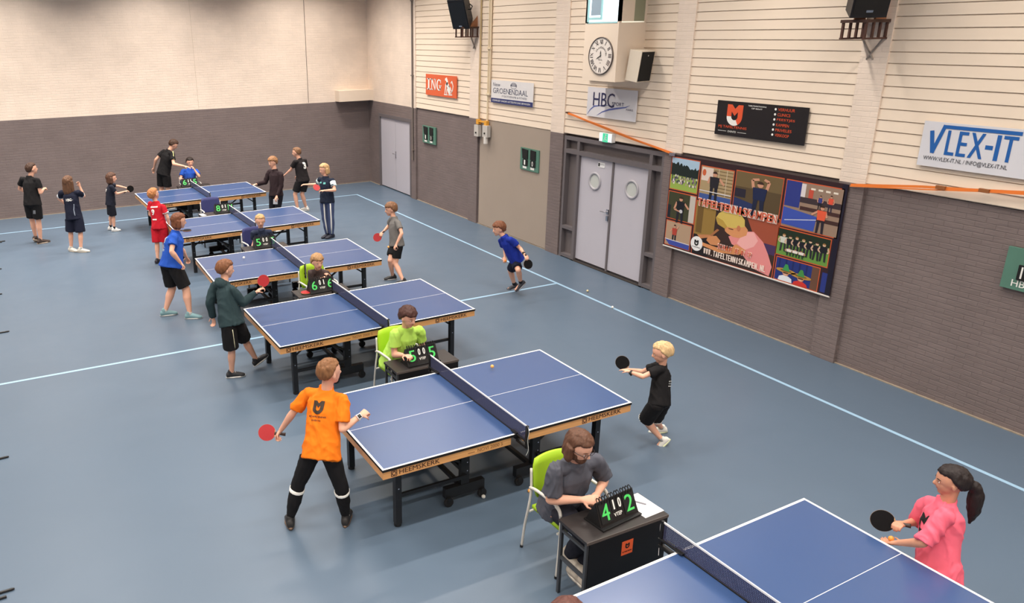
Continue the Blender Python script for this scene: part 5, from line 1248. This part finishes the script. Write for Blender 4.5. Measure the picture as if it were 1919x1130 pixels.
    nm_ = so.get('name', 't_shirt')
    shirt = put(nm_, sm, SM)
    # ---- legs wear
    lo_ = sp['legs']; PM = fabric(*lo_['m']); ff = lo_.get('len', .72); g2 = lo_.get('g', .012); bm = bmesh.new()
    loft(bm, [sec(-.2, .06, .05), sec(-.12, (.085+g2)*b, (.062+g2)*b), sec(0, (.094+g2*.6)*b, (.068+g2*.6)*b), sec(.1, (.088+g2*.4)*b, (.064+g2*.4)*b), sec(.14, (.086+g2*.2)*b, (.062+g2*.2)*b)], 18)
    for s_ in 'LR':
        hp, kn, an = J['hp'+s_], J['kn'+s_], J['an'+s_]
        if lo_['kind'] == 'shorts': cone(bm, hp, hp.lerp(kn, ff), (.055+g2*.6)*Hh*b, (.043+g2*1.3)*Hh*b, .03*Hh)
        else:
            limb(bm, hp, kn, (.054+g2*.4)*Hh*b, (.048+g2*.5)*Hh*b, (.036+g2*.5)*Hh*b, .3); d = (an-kn)
            cone(bm, kn, kn.lerp(an, lo_.get('to', .97)), (.036+g2*.5)*Hh*b, (.024+g2*lo_.get('cuff', .5))*Hh*b, .02*Hh, mid=(.037+g2*.3)*Hh*b)
    lm = remesh(bm, max(vox, .009), 2); wrinkle(lm, .006, 10, len(key)+5)
    for v in lm.vertices:
        if (v.co-J['pelvis']).dot(upT)/TL > hem+.05:
            h = bvh_s.find_nearest(v.co)
            if h[0] is not None and (v.co-h[0]).dot(h[1]) > -.004 and (v.co-h[0]).length < .04: v.co = h[0]-h[1]*.006
    bvh_l = BVHTree.FromPolygons([v.co.copy() for v in lm.vertices], [tuple(p.vertices) for p in lm.polygons])
    legs = put(lo_.get('name', 'shorts' if lo_['kind'] == 'shorts' else 'trousers'), lm, PM)
    # skin under cloth stays under it
    def cover(region, bvh):
        for v in body.vertices:
            if region(v.co):
                h = bvh.find_nearest(v.co)
                if h[0] is not None and (v.co-h[0]).dot(h[1]) > -.004: v.co = h[0]-h[1]*.007
    ax = J['pelvis']
    slf = (1.1 if so.get('sleeve') == 'long' else so.get('sl', .62)*.8)
    def on_arm(p):
        for s_ in 'LR':
            for a_, b_, lo2 in ((J['sh'+s_], J['el'+s_], slf), (J['el'+s_], J['wr'+s_], -.1 if slf < 1 else .8)):
                d_ = b_-a_; q = (p-a_).dot(d_)/d_.length_squared
                if lo2 < q < 1.15 and (p-a_-d_*q).length < .034*Hh: return True
            if (p-J['wr'+s_]).length < .12*Hh: return True
        return False
    def torso_region(p):
        if on_arm(p): return False
        t = (p-ax).dot(upT)/TL
        if -.1 < t < .97 and ((p-ax)-upT*(t*TL)).length < .105*Hh: return True
        if t > .55 and (p-J['neck']).length > .058*Hh:
            for s_ in 'LR':
                if (p-J['sh'+s_]).length < .066*Hh: return True
        return False
    cover(torso_region, bvh_s)
    if so.get('sleeve') == 'long':
        def arm_region(p):
            for s_ in 'LR':
                for a_, b_, lo2, hi2 in ((J['sh'+s_], J['el'+s_], 0, 1.05), (J['el'+s_], J['wr'+s_], -.05, .86)):
                    d_ = b_-a_; q = (p-a_).dot(d_)/d_.length_squared
                    if lo2 < q < hi2 and (p-a_-d_*q).length < .045*Hh: return True
            return False
        cover(arm_region, bvh_s)
    def leg_region(p):
        if on_arm(p): return False
        for s_ in 'LR':
            L_ = [(J['hp'+s_], J['kn'+s_], 0, ff-.06)] if lo_['kind'] == 'shorts' else [(J['hp'+s_], J['kn'+s_], 0, 1.05), (J['kn'+s_], J['an'+s_], -.05, .86)]
            for a_, b_, lo2, hi2 in L_:
                d_ = b_-a_; q = (p-a_).dot(d_)/d_.length_squared
                if lo2 < q < hi2 and (p-a_-d_*q).length < .075*Hh: return True
        return False
    cover(leg_region, bvh_l)
    bo = put('body', body, tone)
    # ---- shoes, socks
    for s_ in 'LR':
        an, kn = J['an'+s_], J['kn'+s_]; fh, fp = sp.get('foot'+s_, (sp['hd'], 0)); fh = radians(fh); fp = radians(fp)
        FD = Vector((cos(fh)*cos(fp), sin(fh)*cos(fp), sin(fp))); SD = Vector((-sin(fh), cos(fh), 0)); UD = FD.cross(SD)
        o_ = an-UD*.045*Hh; k = Hh
        def fs(f, u, w_, h_): return (o_+FD*(f*k)+UD*(u*k), SD, UD, w_*k, h_*k)
        bm = bmesh.new()
        loft(bm, [fs(-.050, .022, .012, .014), fs(-.043, .028, .022, .024), (o_+FD*(-.02*k)+UD*(.030*k), SD, UD, .026*k, .030*k), fs(.01, .030, .028, .030), fs(.05, .024, .030, .024), fs(.085, .018, .031, .017), fs(.105, .015, .024, .013), fs(.116, .013, .012, .008)], 14)
        limb(bm, o_+UD*.03*k-FD*.008*k, o_+UD*.058*k-FD*.012*k, .026*k, .026*k, .024*k)
        shm = remesh(bm, .0065, 1); sh_ = put('shoe', shm, mat('shoe_%d_%d_%d' % sp['shoe'][0], sp['shoe'][0], .6))
        bm = bmesh.new(); L2 = []
        for a in range(20):
            t = 2*pi*a/20; xx = cos(t); yy = sin(t); L2.append((.033+.087*xx, (.032 if xx > 0 else .027)*yy*(1-.10*abs(xx)**3)))
        T_ = Matrix((FD, SD, UD)).transposed().to_4x4(); T_.translation = o_
        prism(bm, [(x*k, y*k) for x, y in L2], .000*k, .014*k, T_); put('sole', bm, mat('sole_%d_%d_%d' % sp['shoe'][1], sp['shoe'][1], .6), sh_)
        if sp.get('near') or vox <= .009:
            bm = bmesh.new()
            for q in range(4):
                c = o_+FD*((.02+.014*q)*k)+UD*((.058-.006*q)*k); tube(bm, [c-SD*.016*k-UD*.006*k, c+UD*.001*k, c+SD*.016*k-UD*.006*k], .0025*k, 5)
            put('laces', bm, mat('lace_%d' % sp['shoe'][1][0], sp['shoe'][1], .7), sh_)
        if 'sock' in sp:
            bm = bmesh.new(); d = (kn-an).normalized(); cone(bm, an-d*.01*k, an+d*sp['sock'][1]*k, .0235*k, .0235*k); put('sock', bm, fabric(*sp['sock'][0]))
    return dict(root=root, O=O, J=J, FW=FW, UP=upT, LS=LS, bs=bvh_s, bl=bvh_l, bb=bvh_b, shirt=shirt, legs=legs, put=put, hpos=hpos, H=Hh, sec=sec)
def shirt_print(P, name, build, size, t, side, m, tgt='bs', parent=None, ang=0, lat=0):
    """side +1 chest, -1 back; t height along the torso (0 pelvis, 1 neck)"""
    J = P['J']; up_ = P['UP']; F = P['FW']*side; A = radians(ang); L_ = P['LS']
    N = (F*cos(A)+L_*sin(A)).normalized(); U = up_.cross(N).normalized()
    c = J['pelvis']+(J['neck']-J['pelvis'])*t + U*lat
    o = decal(name, build, size, c+Vector((0, 0, 0)), U, up_, P[tgt], m, parent or P['shirt'])
    for v in o.data.vertices: v.co -= P['O']
    return o
def txt(s, w_, h_, off=.03):
    return lambda bm: add_text(bm, s, -w_/2, -h_/2, w_, h_, 0, None, off)
def bars(*rs):
    def f(bm):
        for x0, x1, y0, y1 in rs:
            bm.faces.new([bm.verts.new((a, b_, 0)) for a, b_ in ((x0, y0), (x1, y0), (x1, y1), (x0, y1))])
    return f
def band(P, name, A, B, r0, r1, m, parent=None, off=0):
    bm = bmesh.new(); cone(bm, A, B, r0, r1); return P['put'](name, bm, m, parent)
def bat(key, red, normal, lab, hand_at=None):
    """two-rubber bat: blade centre known, handle runs to the gripping hand"""
    c = Vector(BATPOS[key]) if isinstance(key, str) else Vector(key)
    ax = (hand_at-c).normalized(); N = Vector(normal); N = (N-ax*N.dot(ax)).normalized(); S = N.cross(ax)
    r = empty('table_tennis_bat', c, label=lab, category='bat')
    T = Matrix((S, ax, N)).transposed().to_4x4()
    ol = [(.076*sin(a)*(1 if cos(a) > -.6 else 1), -.080*cos(a)) for a in [2*pi*k/36 for k in range(36)]]
    bm = bmesh.new(); prism(bm, ol, -.003, .003, T); mk('blade', bm, mat('bat_wood', (196, 152, 104), .5), r)
    ol2 = [(x*.99, min(y*.985, .068)) for x, y in ol]
    for z0, z1, rd in ((.003, .0065, red), (-.0065, -.003, not red)):
        bm = bmesh.new(); prism(bm, ol2, z0, z1, T); mk('rubber', bm, mat('rubber_red', (170, 26, 34), .5) if rd else mat('rubber_black', (13, 12, 14), .85, spec=.2), r)
    bm = bmesh.new(); loft(bm, [(T @ Vector((0, y, 0)), S, N, w_, .011) for y, w_ in ((.070, .016), (.085, .0135), (.12, .0125), (.16, .0155), (.172, .016))], 12); mk('handle', bm, mat('bat_handle', (60, 44, 38), .5), r, True)
    return r
# ------------------------------------------------------------------ the people
BLK = ('black', (24, 23, 25)); NVY = ('navy', (24, 28, 46)); 
W_, K_ = (232, 230, 226), (26, 26, 28)
WHITE_P = mat('white_print', (226, 226, 222), .7)
cf = Vector((-.40, -.86, 0)).normalized()   # towards the hall's near end
G = {}
def person(key, **sp):
    G[key] = build_person(key, sp); return G[key]
# 1 back left man
P = person('man_black', H=1.72, hd=45, face=(8, 8), hair=('short', 'darkbrown', (66, 44, 32)), shirt=dict(m=BLK), legs=dict(kind='shorts', m=BLK, len=.82), shoe=((60, 46, 40), (190, 170, 150)), footL=(60, -35), footR=(20, 0), vox=.012,
    handR=dict(curl=.9), handL=dict(curl=.4), label='person in black t-shirt and black shorts seen from behind, standing at the far left')
shirt_print(P, 'shorts_mark', bars((-.02, .02, -.04, .04)), .08, -.42, -1, mat('mark_grey', (120, 122, 126), .7), 'bl', P['legs'], -50)
# 2 girl
P = person('girl_navy', H=1.5, hd=62, face=(50, 0), hair=('long', 'brown', (96, 66, 46)), shirt=dict(m=NVY, loose=1.3, hem=-.3), legs=dict(kind='shorts', m=NVY, len=1.0, g=.02), shoe=((214, 208, 196), (196, 184, 168)), footL=(-50, 0), footR=(-20, 0), vox=.012, hlen_=1,
    sock=(('sockwhite', (210, 208, 204)), .03), handR=dict(curl=.9), label='person with long brown hair in navy shirt seen from behind, hand raised to the face')
shirt_print(P, 'lettering', txt('HBC', .12, .055, .03), .12, .62, -1, WHITE_P); shirt_print(P, 'swoosh', lambda bm: stroke(bm, [(-.02, -.02), (.03, 0), (.09, .004)], [.004, .012, .003]), .1, .6, -1, WHITE_P)
for s_ in 'LR':
    a, b = P['J']['sh'+s_], P['J']['el'+s_]
    band(P, 'sleeve_panel', a.lerp(b, .42), a.lerp(b, .64), .060, .066, fabric('panelwhite', (206, 212, 218)), P['shirt'])
shirt_print(P, 'side_stripe', lambda bm: stroke(bm, [(0, .12), (-.02, 0), (-.01, -.12)], .016), .2, .15, -1, mat('stripe_grey', (130, 140, 156), .7), lat=.09)
# 3 small kid with bat
P = person('kid_navy', H=1.25, hd=0, face=(-3, 0), hair=('bob', 'brown2', (84, 56, 42)), shirt=dict(m=('navy2', (30, 33, 46)), loose=1.1, hem=-.2), legs=dict(kind='shorts', m=('navy3', (26, 28, 38)), len=.95, g=.018), shoe=((226, 224, 220), (214, 212, 208)), sock=(('sockdark', (40, 40, 46)), .05), vox=.011,
    handR=dict(curl=.8), handL=dict(curl=.5), label='small person in dark navy shirt and white shoes reaching out a black bat')
shirt_print(P, 'back_mark', lambda bm: emblem(bm, -.035, -.04, .08), .08, .68, -1, WHITE_P)
# 4 tall leaning
P = person('tall_black', H=1.8, hd=15, face=(-12, -32), hair=('short', 'darkbrown', (66, 44, 32)), shirt=dict(m=BLK), legs=dict(kind='shorts', m=BLK, len=.82), shoe=(K_, W_), vox=.012, handR=dict(curl=.25), handL=dict(curl=.4), label='tall person in black shirt with pale sleeve stripe leaning beside the farthest score desk')
a, b = P['J']['shR'], P['J']['elR']; sd_ = Vector((.25, -.95, .1)).normalized()
bm = bmesh.new(); tube(bm, [a.lerp(b, t)+sd_*.058+Vector((.0, 0, .02*(1-t))) for t in (-.1, .1, .3, .5, .62)], .011, 6); P['put']('sleeve_stripe', bm, mat('stripe_yellow', (222, 222, 150), .7), P['shirt'])
bm = bmesh.new(); c = P['J']['neck']+P['UP']*.02; tube(bm, [c+P['LS']*.06, c-P['FW']*.062, c-P['LS']*.06], .012, 6); P['put']('collar', bm, mat('collar_white', (222, 220, 214), .7), P['shirt'])
# 5 umpire blue far
P = person('umpire_blue', H=1.5, hd=-92, face=(-88, -5), hair=('short', 'black', (40, 30, 26)), shirt=dict(m=('blue', (36, 82, 178))), legs=dict(kind='shorts', m=BLK, len=.9), shoe=(K_, W_), vox=.012, handL=dict(curl=1.1, N=(0, 0, -1)), handR=dict(curl=.5), label='seated person in blue t-shirt behind the farthest score desk, hand at the mouth')
# 6 red boy
P = person('red_boy', H=1.4, hd=35, face=(25, 14), hair=('short', 'ginger', (176, 116, 70)), shirt=dict(m=('red', (188, 26, 42)), loose=1.1, hem=-.2, collar=1), legs=dict(kind='shorts', m=('red', (188, 26, 42)), len=.95, g=.02), shoe=((36, 34, 44), (60, 60, 70)), vox=.010,
    handR=dict(curl=.9), label='person in red football kit with a white number 9 on the back')
shirt_print(P, 'number', txt('9', .075, .12, .04), .12, .60, -1, WHITE_P, lat=-.02); shirt_print(P, 'name_bar', bars((-.08, .08, -.012, .012)), .16, .84, -1, WHITE_P); shirt_print(P, 'sponsor_bar', bars((-.05, .05, -.013, .013)), .1, .26, -1, WHITE_P)
for s_ in 'LR':
    a, b = P['J']['sh'+s_], P['J']['el'+s_]; band(P, 'sleeve_cuff', a.lerp(b, .55), a.lerp(b, .64), .061, .062, fabric('panelwhite', (206, 212, 218)), P['shirt'])
# 7 woman
P = person('woman_blue', H=1.65, hd=10, face=(-4, -4), bulk=1.18, hair=('back', 'auburn', (112, 66, 42)), shirt=dict(m=('blue', (36, 82, 178)), hem=-.1), legs=dict(kind='shorts', m=BLK, len=.88, g=.01), shoe=((116, 152, 158), (206, 208, 204)), footL=(-5, 0), footR=(-20, 0), vox=.0095, sock=(('sockwhite', (210, 208, 204)), .02),
    handR=dict(curl=1.2), handL=dict(curl=1.0), label='person in royal blue shirt and grey-blue shoes leaning forward with clenched fist')
shirt_print(P, 'back_print', lambda bm: (add_text(bm, 'MJ', -.07, .03, .13, .1, 0, None, .04), add_text(bm, 'TAFEL', -.07, -.04, .14, .04, 0, None, .03), add_text(bm, 'TENNIS', -.07, -.1, .14, .04, 0, None, .03)), .16, .58, -1, mat('print_paleblue', (176, 196, 222), .7))
# 8 hoodie boy
P = person('hoodie_boy', H=1.48, hd=20, face=(0, -6), hair=('short', 'chestnut', (122, 78, 50)), shirt=dict(m=('slate', (44, 62, 66)), sleeve='long', loose=1.7, hem=-.2, hood=1, wr=1.4, name='hooded_sweater'), legs=dict(kind='shorts', m=BLK, len=.92, g=.02), shoe=((34, 34, 38), (222, 220, 216)), footR=(-10, 0), footL=(12, 26), vox=.009, near=1,
    handR=dict(curl=.9), handL=dict(curl=.6), label='person in dark green-grey hooded sweater lifting one foot and holding a red bat')
for dx in (-.014, .014):
    a, b = P['J']['hpR'], P['J']['knR']; bm = bmesh.new()
    tube(bm, [a.lerp(b, t)-P['LS']*(.086-.004*t)*1.0+Vector((dx, dx, 0))-P['LS']*.006 for t in (.12, .4, .7, .9)], .006, 6); P['put']('side_stripe', bm, mat('stripe_cream', (226, 224, 190), .7), P['legs'])
# 9 brown sweater kid
P = person('umpire_brown', H=1.35, hd=-95, face=(-88, -4), hair=('mop', 'sandy', (168, 130, 90)), shirt=dict(m=('brownmarl', (78, 66, 64)), sleeve='long', loose=1.2, name='sweater'), legs=dict(kind='trousers', m=('dkblue', (36, 40, 56))), shoe=(K_, W_), vox=.0095, smile=1.5, mouth=.04,
    handL=dict(curl=.7), handR=dict(curl=.7), label='seated child with sandy hair in brown sweater with folded arms, in a lime green chair')
# 10 lime teenager
P = person('umpire_lime', H=1.6, hd=-80, face=(-74, -12), hair=('mop', 'darkbrown2', (70, 42, 36)), shirt=dict(m=('limetee', (178, 222, 96)), loose=1.3, wr=1.5), legs=dict(kind='shorts', m=BLK, len=.9), shoe=(K_, W_), vox=.0085, near=1, bulk=1.08,
    handL=dict(curl=.9), handR=dict(curl=.9), label='seated teenager in lime t-shirt with dark brown hair looking down to the right')
# 11 orange boy
P = person('orange_boy', H=1.58, hd=42, face=(8, 2), hair=('crop', 'brown3', (128, 88, 56)), shirt=dict(m=('orange', (240, 122, 22)), loose=1.1, hem=-.24, sl=.78, wr=1.8), legs=dict(kind='trousers', m=BLK, g=.010, to=.93, cuff=.2), shoe=((36, 34, 34), (120, 96, 78)), footL=(75, -8), footR=(60, 0), sock=(('sockwhite', (210, 208, 204)), .02), vox=.008, near=1,
    handL=dict(curl=.95), handR=dict(curl=1.15, N=(-.3, .2, -.9)), label='person in bright orange t-shirt and black trousers seen from behind with a dark red bat')
INK = mat('print_ink', (52, 38, 24), .7)
shirt_print(P, 'emblem', lambda bm: emblem(bm, -.055, -.06, .115), .13, .70, -1, INK)
shirt_print(P, 'lettering', lambda bm: (add_text(bm, 'MJ TAFELTENNIS', -.085, 0, .17, .02, 0, None, .02), add_text(bm, 'EVENTS', -.045, -.028, .09, .014, 0, None, .02)), .17, .50, -1, INK)
for s_ in 'LR':
    a, b = P['J']['kn'+s_], P['J']['an'+s_]; band(P, 'knee_band', a.lerp(b, .10), a.lerp(b, .18), .0715, .070, WHITE_P, P['legs'])
def watch(P, s_, rgb, strap, size=.034, wrn=None):
    wr, el_ = P['J']['wr'+s_], P['J']['el'+s_]; d = (wr-el_).normalized(); p = wr-d*.035; k = P['H']
    bm = bmesh.new(); cone(bm, p-d*.011, p+d*.011, .0195*k, .0190*k); w0 = P['put']('wrist_watch', bm, strap)
    n_ = Vector(wrn if wrn else cf); n_ = (n_-d*n_.dot(d)).normalized(); s2 = d.cross(n_); c = p+n_*.0205*k
    bm = bmesh.new(); T = Matrix((d, s2, n_)).transposed().to_4x4(); T.translation = c; box(bm, -size/2, size/2, -size/2, size/2, -.003, .007, T=T); P['put']('watch_case', bm, strap, w0)
    bm = bmesh.new(); box(bm, -size*.36, size*.36, -size*.36, size*.36, .007, .0085, T=T); P['put']('watch_dial', bm, mat('dial_dark', (46, 46, 44), .2), w0)
watch(P, 'R', None, mat('watch_white', (232, 232, 232), .4), .046, (-.25, -.8, .6))
# 12 grey tee
P = person('grey_boy', H=1.45, hd=172, face=(172, -4), hair=('mop', 'brown4', (124, 88, 62)), shirt=dict(m=('greytee', (116, 114, 112))), legs=dict(kind='shorts', m=BLK, len=.72), shoe=((34, 34, 36), (200, 200, 200)), footR=(170, 0), vox=.009, handL=dict(curl=1.0), handR=dict(curl=.9),
    label='person in grey t-shirt and black shorts holding a red bat low')
# 13 blue boy crouched
P = person('blue_boy', H=1.42, hd=178, face=(172, -4), hair=('mop', 'auburn2', (116, 72, 48)), shirt=dict(m=('deepblue', (28, 50, 150)), collar=1), legs=dict(kind='shorts', m=NVY, len=.85), shoe=((44, 44, 52), (150, 150, 156)), footL=(170, -12), footR=(170, -40), sock=(('sockdark', (40, 40, 46)), .05), vox=.009, smile=1.2,
    handL=dict(curl=.9), handR=dict(curl=.9), label='person in royal blue shirt crouching forward by the pale blue line, black bat held behind')
watch(P, 'L', None, mat('watch_black', (24, 24, 26), .5), .03)
# 14 blond boy
P = person('blond_boy', H=1.22, hd=138, face=(142, -12), hair=('crop', 'blond', (208, 176, 130)), shirt=dict(m=BLK, loose=1.1, sl=.6), legs=dict(kind='shorts', m=BLK, len=.93, g=.02), shoe=((230, 228, 220), (226, 232, 190)), footL=(150, -48), footR=(150, -6), sock=(('sockgrey', (170, 168, 166)), .03), vox=.0075, near=1,
    handL=dict(curl=.25, N=(0, 0, -1)), handR=dict(curl=.7), label='small blond child in black t-shirt and shorts running with a black bat')
shirt_print(P, 'back_print', lambda bm: (add_text(bm, '5', -.03, .02, .055, .075, 0, None, .04), add_text(bm, 'MJ TAFELTENNIS', -.08, -.035, .16, .018, 0, None, .03), stroke(bm, [(-.08, -.05), (.08, -.05)], .005), stroke(bm, [(-.08, -.075), (.08, -.075)], .008)), .16, .64, -1, WHITE_P, ang=0)
for s_ in 'LR':
    a, b = P['J']['hp'+s_], P['J']['kn'+s_]; band(P, 'hem_stripe', a.lerp(b, .84), a.lerp(b, .87), .083, .0835, WHITE_P, P['legs']); band(P, 'hem_stripe', a.lerp(b, .90), a.lerp(b, .925), .084, .0845, WHITE_P, P['legs'])
watch(P, 'L', None, mat('watch_black', (24, 24, 26), .5), .026)
# 15 pink girl
P = person('pink_girl', H=1.45, hd=158, face=(132, -3), skin='mid', hs=.93, hair=('pony', 'blackbrown', (34, 26, 26)), shirt=dict(m=('pink', (240, 106, 128)), loose=1.25, hem=-.28, sl=1.0, wr=1.9), legs=dict(kind='shorts', m=('pink', (240, 106, 128)), len=.9, g=.02), shoe=((230, 228, 220), (226, 226, 220)), vox=.007, near=1,
    handL=dict(curl=.35, N=(0, 0, 1)), handR=dict(curl=.9), label='person with long black ponytail in pink t-shirt at the nearest table')
shirt_print(P, 'emblem', lambda bm: emblem(bm, -.065, -.08, .15), .15, .60, 1, M_blackmatt)
shirt_print(P, 'small_mark', lambda bm: emblem(bm, -.02, -.02, .04), .04, .05, -1, M_blackmatt, ang=-40)
# 16 bearded man
P = person('beard_man', H=1.78, hd=-85, face=(-78, -18), hair=('back', 'auburn3', (92, 62, 46)), beard=1, glasses=1, shirt=dict(m=('charcoal', (84, 86, 96)), loose=1.0, sl=.80, wr=1.7), legs=dict(kind='trousers', m=('jeansdark', (40, 40, 50))), shoe=((196, 186, 172), (226, 220, 210)), vox=.008, near=1, bulk=1.04,
    handL=dict(curl=.9, N=(-.6, 0, -.5)), handR=dict(curl=.9, N=(.6, 0, -.5)), label='seated bearded person with glasses and charcoal t-shirt, hands clasped behind the nearest desk')
# 17 dark sweater
P = person('dark_man', H=1.66, hd=205, face=(205, -4), hair=('mop', 'lightbrown', (142, 102, 68)), shirt=dict(m=('maroonblack', (42, 30, 34)), sleeve='long', loose=.8, name='sweater'), legs=dict(kind='trousers', m=('black2', (28, 29, 36))), shoe=((210, 208, 204), (210, 208, 204)), vox=.011, smile=2, mouth=.045,
    handR=dict(curl=.3, N=(0, 0, 1)), handL=dict(curl=.7), label='person in dark sweater and dark trousers holding out one open hand')
# 18 number boy
P = person('number_boy', H=1.6, hd=125, face=(150, 0), hair=('crop', 'brown5', (122, 88, 62)), shirt=dict(m=('black3', (32, 28, 30))), legs=dict(kind='shorts', m=BLK, len=.8), shoe=((200, 198, 194), (200, 198, 194)), vox=.012, handL=dict(curl=.4), handR=dict(curl=.8), label='person in black t-shirt with large white 3 on the back near the back wall')
shirt_print(P, 'number', txt('3', .11, .17, .06), .16, .68, -1, WHITE_P, lat=.02)
# 19 track girl
P = person('track_girl', H=1.55, hd=200, face=(192, -6), hair=('back', 'blond2', (190, 154, 110)), shirt=dict(m=('navy4', (28, 36, 54)), collar=1), legs=dict(kind='trousers', m=('trackblue', (66, 78, 112)), g=.018), shoe=((30, 34, 48), (40, 44, 60)), vox=.011, handL=dict(curl=.8), handR=dict(curl=.5),
    label='person with fair shoulder-length hair in navy shirt and striped track trousers')
for s_ in 'LR':
    a, b = P['J']['sh'+s_], P['J']['el'+s_]; band(P, 'sleeve_panel', a.lerp(b, .2), a.lerp(b, .64), .062, .064, fabric('panelpale', (196, 214, 216)), P['shirt'])
    a, b, c = P['J']['hp'+s_], P['J']['kn'+s_], P['J']['an'+s_]; bm = bmesh.new()
    nrm = Vector((-.35, -.93, 0)).normalized()
    tube(bm, [a.lerp(b, .1)+nrm*.088, a.lerp(b, .6)+nrm*.083, b+nrm*.078, b.lerp(c, .5)+nrm*.07, b.lerp(c, .9)+nrm*.052], .016, 6); P['put']('leg_stripe', bm, mat('stripe_white', (216, 216, 214), .7), P['legs'])
shirt_print(P, 'chest_mark', bars((-.09, -.03, .0, .03), (.02, .07, -.02, .02)), .1, .78, 1, mat('teal_accent', (110, 196, 190), .6))
# 20 small umpire navy
P = person('umpire_navy', H=1.35, hd=-100, face=(-100, -8), hair=('crop', 'sandy2', (190, 152, 106)), shirt=dict(m=('navyblk', (42, 50, 72))), legs=dict(kind='shorts', m=BLK, len=.9), shoe=(K_, W_), vox=.010, handL=dict(curl=.6), handR=dict(curl=.6), label='seated blond child in navy t-shirt in a dark blue chair behind the third score desk')
# 21 player mostly below the frame: only the top of the head shows
dx = Vector((1.99, 2.50, 0)) - (Vector(SK['orange_boy'][13])+Vector(SK['orange_boy'][14]))/2; dx.z = 0
SK['low_player'] = [tuple(Vector((p[0], p[1], p[2]*.93))+dx) for p in SK['orange_boy']]
P = person('low_player', H=1.58, hd=42, face=(20, 0), hair=('short', 'reddark', (92, 58, 52)), shirt=dict(m=('darkred', (90, 40, 44))), legs=dict(kind='shorts', m=BLK), shoe=(K_, W_), vox=.012, label='person almost wholly below the bottom edge, only brown hair showing')

# ---- bats in their hands
def hp_(key, s_):
    J = G[key]['J']; d = (J['wr'+s_]-J['el'+s_]).normalized(); return J['wr'+s_]+d*.055
tocam = lambda k: (Vector((0, 0, CAMH))-Vector(BATPOS[k])).normalized()
bat('kid_navy', False, tocam('kid_navy'), 'black bat held out by the small navy-clad child at the back left', hp_('kid_navy', 'R'))
bat((2.60, 14.56, .770), False, (0, 0, 1), 'black bat lying on the left end of the second table', Vector((2.50, 14.62, .770)))
bat('hoodie_boy', True, tocam('hoodie_boy'), 'red bat held up by the boy in the hooded sweater', hp_('hoodie_boy', 'R'))
bat('orange_boy', True, tocam('orange_boy'), 'dark red bat in the left hand of the boy in orange', hp_('orange_boy', 'L'))
bat('grey_boy', True, Vector((-.5, -.8, .3)), 'red bat held low by the boy in the grey t-shirt', hp_('grey_boy', 'R'))
bat('blue_boy', False, Vector((-.2, -.9, .1)), 'black bat hanging behind the crouching boy in blue', hp_('blue_boy', 'L'))
bat('blond_boy', False, tocam('blond_boy'), 'black bat held forward by the running blond child', hp_('blond_boy', 'R'))
bat('pink_girl', False, tocam('pink_girl'), 'black bat held by the girl in pink at the nearest table', hp_('pink_girl', 'R'))
bat('track_girl', True, Vector((-.3, -.5, .8)), 'red bat held by the fair-haired girl in track trousers', hp_('track_girl', 'L'))
bt = bat((3.44, 10.20, .692), True, (0, 0, 1), 'red bat lying on the left end of the desk beside the green chair', Vector((3.55, 10.30, .690)))
# balls in hands
J = G['pink_girl']['J']; d = (J['wrL']-J['elL']).normalized(); p = J['wrL']+d*.07+Vector((0, 0, .035)); ball(p.x, p.y, p.z, mat('ball_orange2', (246, 150, 60), .4), 'orange ball resting on the open hand of the girl in pink')
J = G['blue_boy']['J']; d = (J['wrR']-J['elR']).normalized(); p = J['wrR']+d*.075+Vector((0, -.02, -.01)); ball(p.x, p.y, p.z, mat('ball_orange2', (246, 150, 60), .4), 'orange ball in the fingers of the crouching boy in blue')
# folded paper in the dark-clad person's hand
J = G['dark_man']['J']; d = (J['wrL']-J['elL']).normalized(); p = J['wrL']+d*.10
bm = bmesh.new(); T = frameT((0, 0, 0), (.9, -.3, .1), (.1, .3, -1)); prism(bm, [(-.04, -.02), (.06, -.02), (.05, .12), (-.05, .1)], -.002, .002, T)
o = mk('paper_sheet', bm, M_paper, label='white paper slip in the hand of the person in the dark sweater', category='paper'); o.location = p
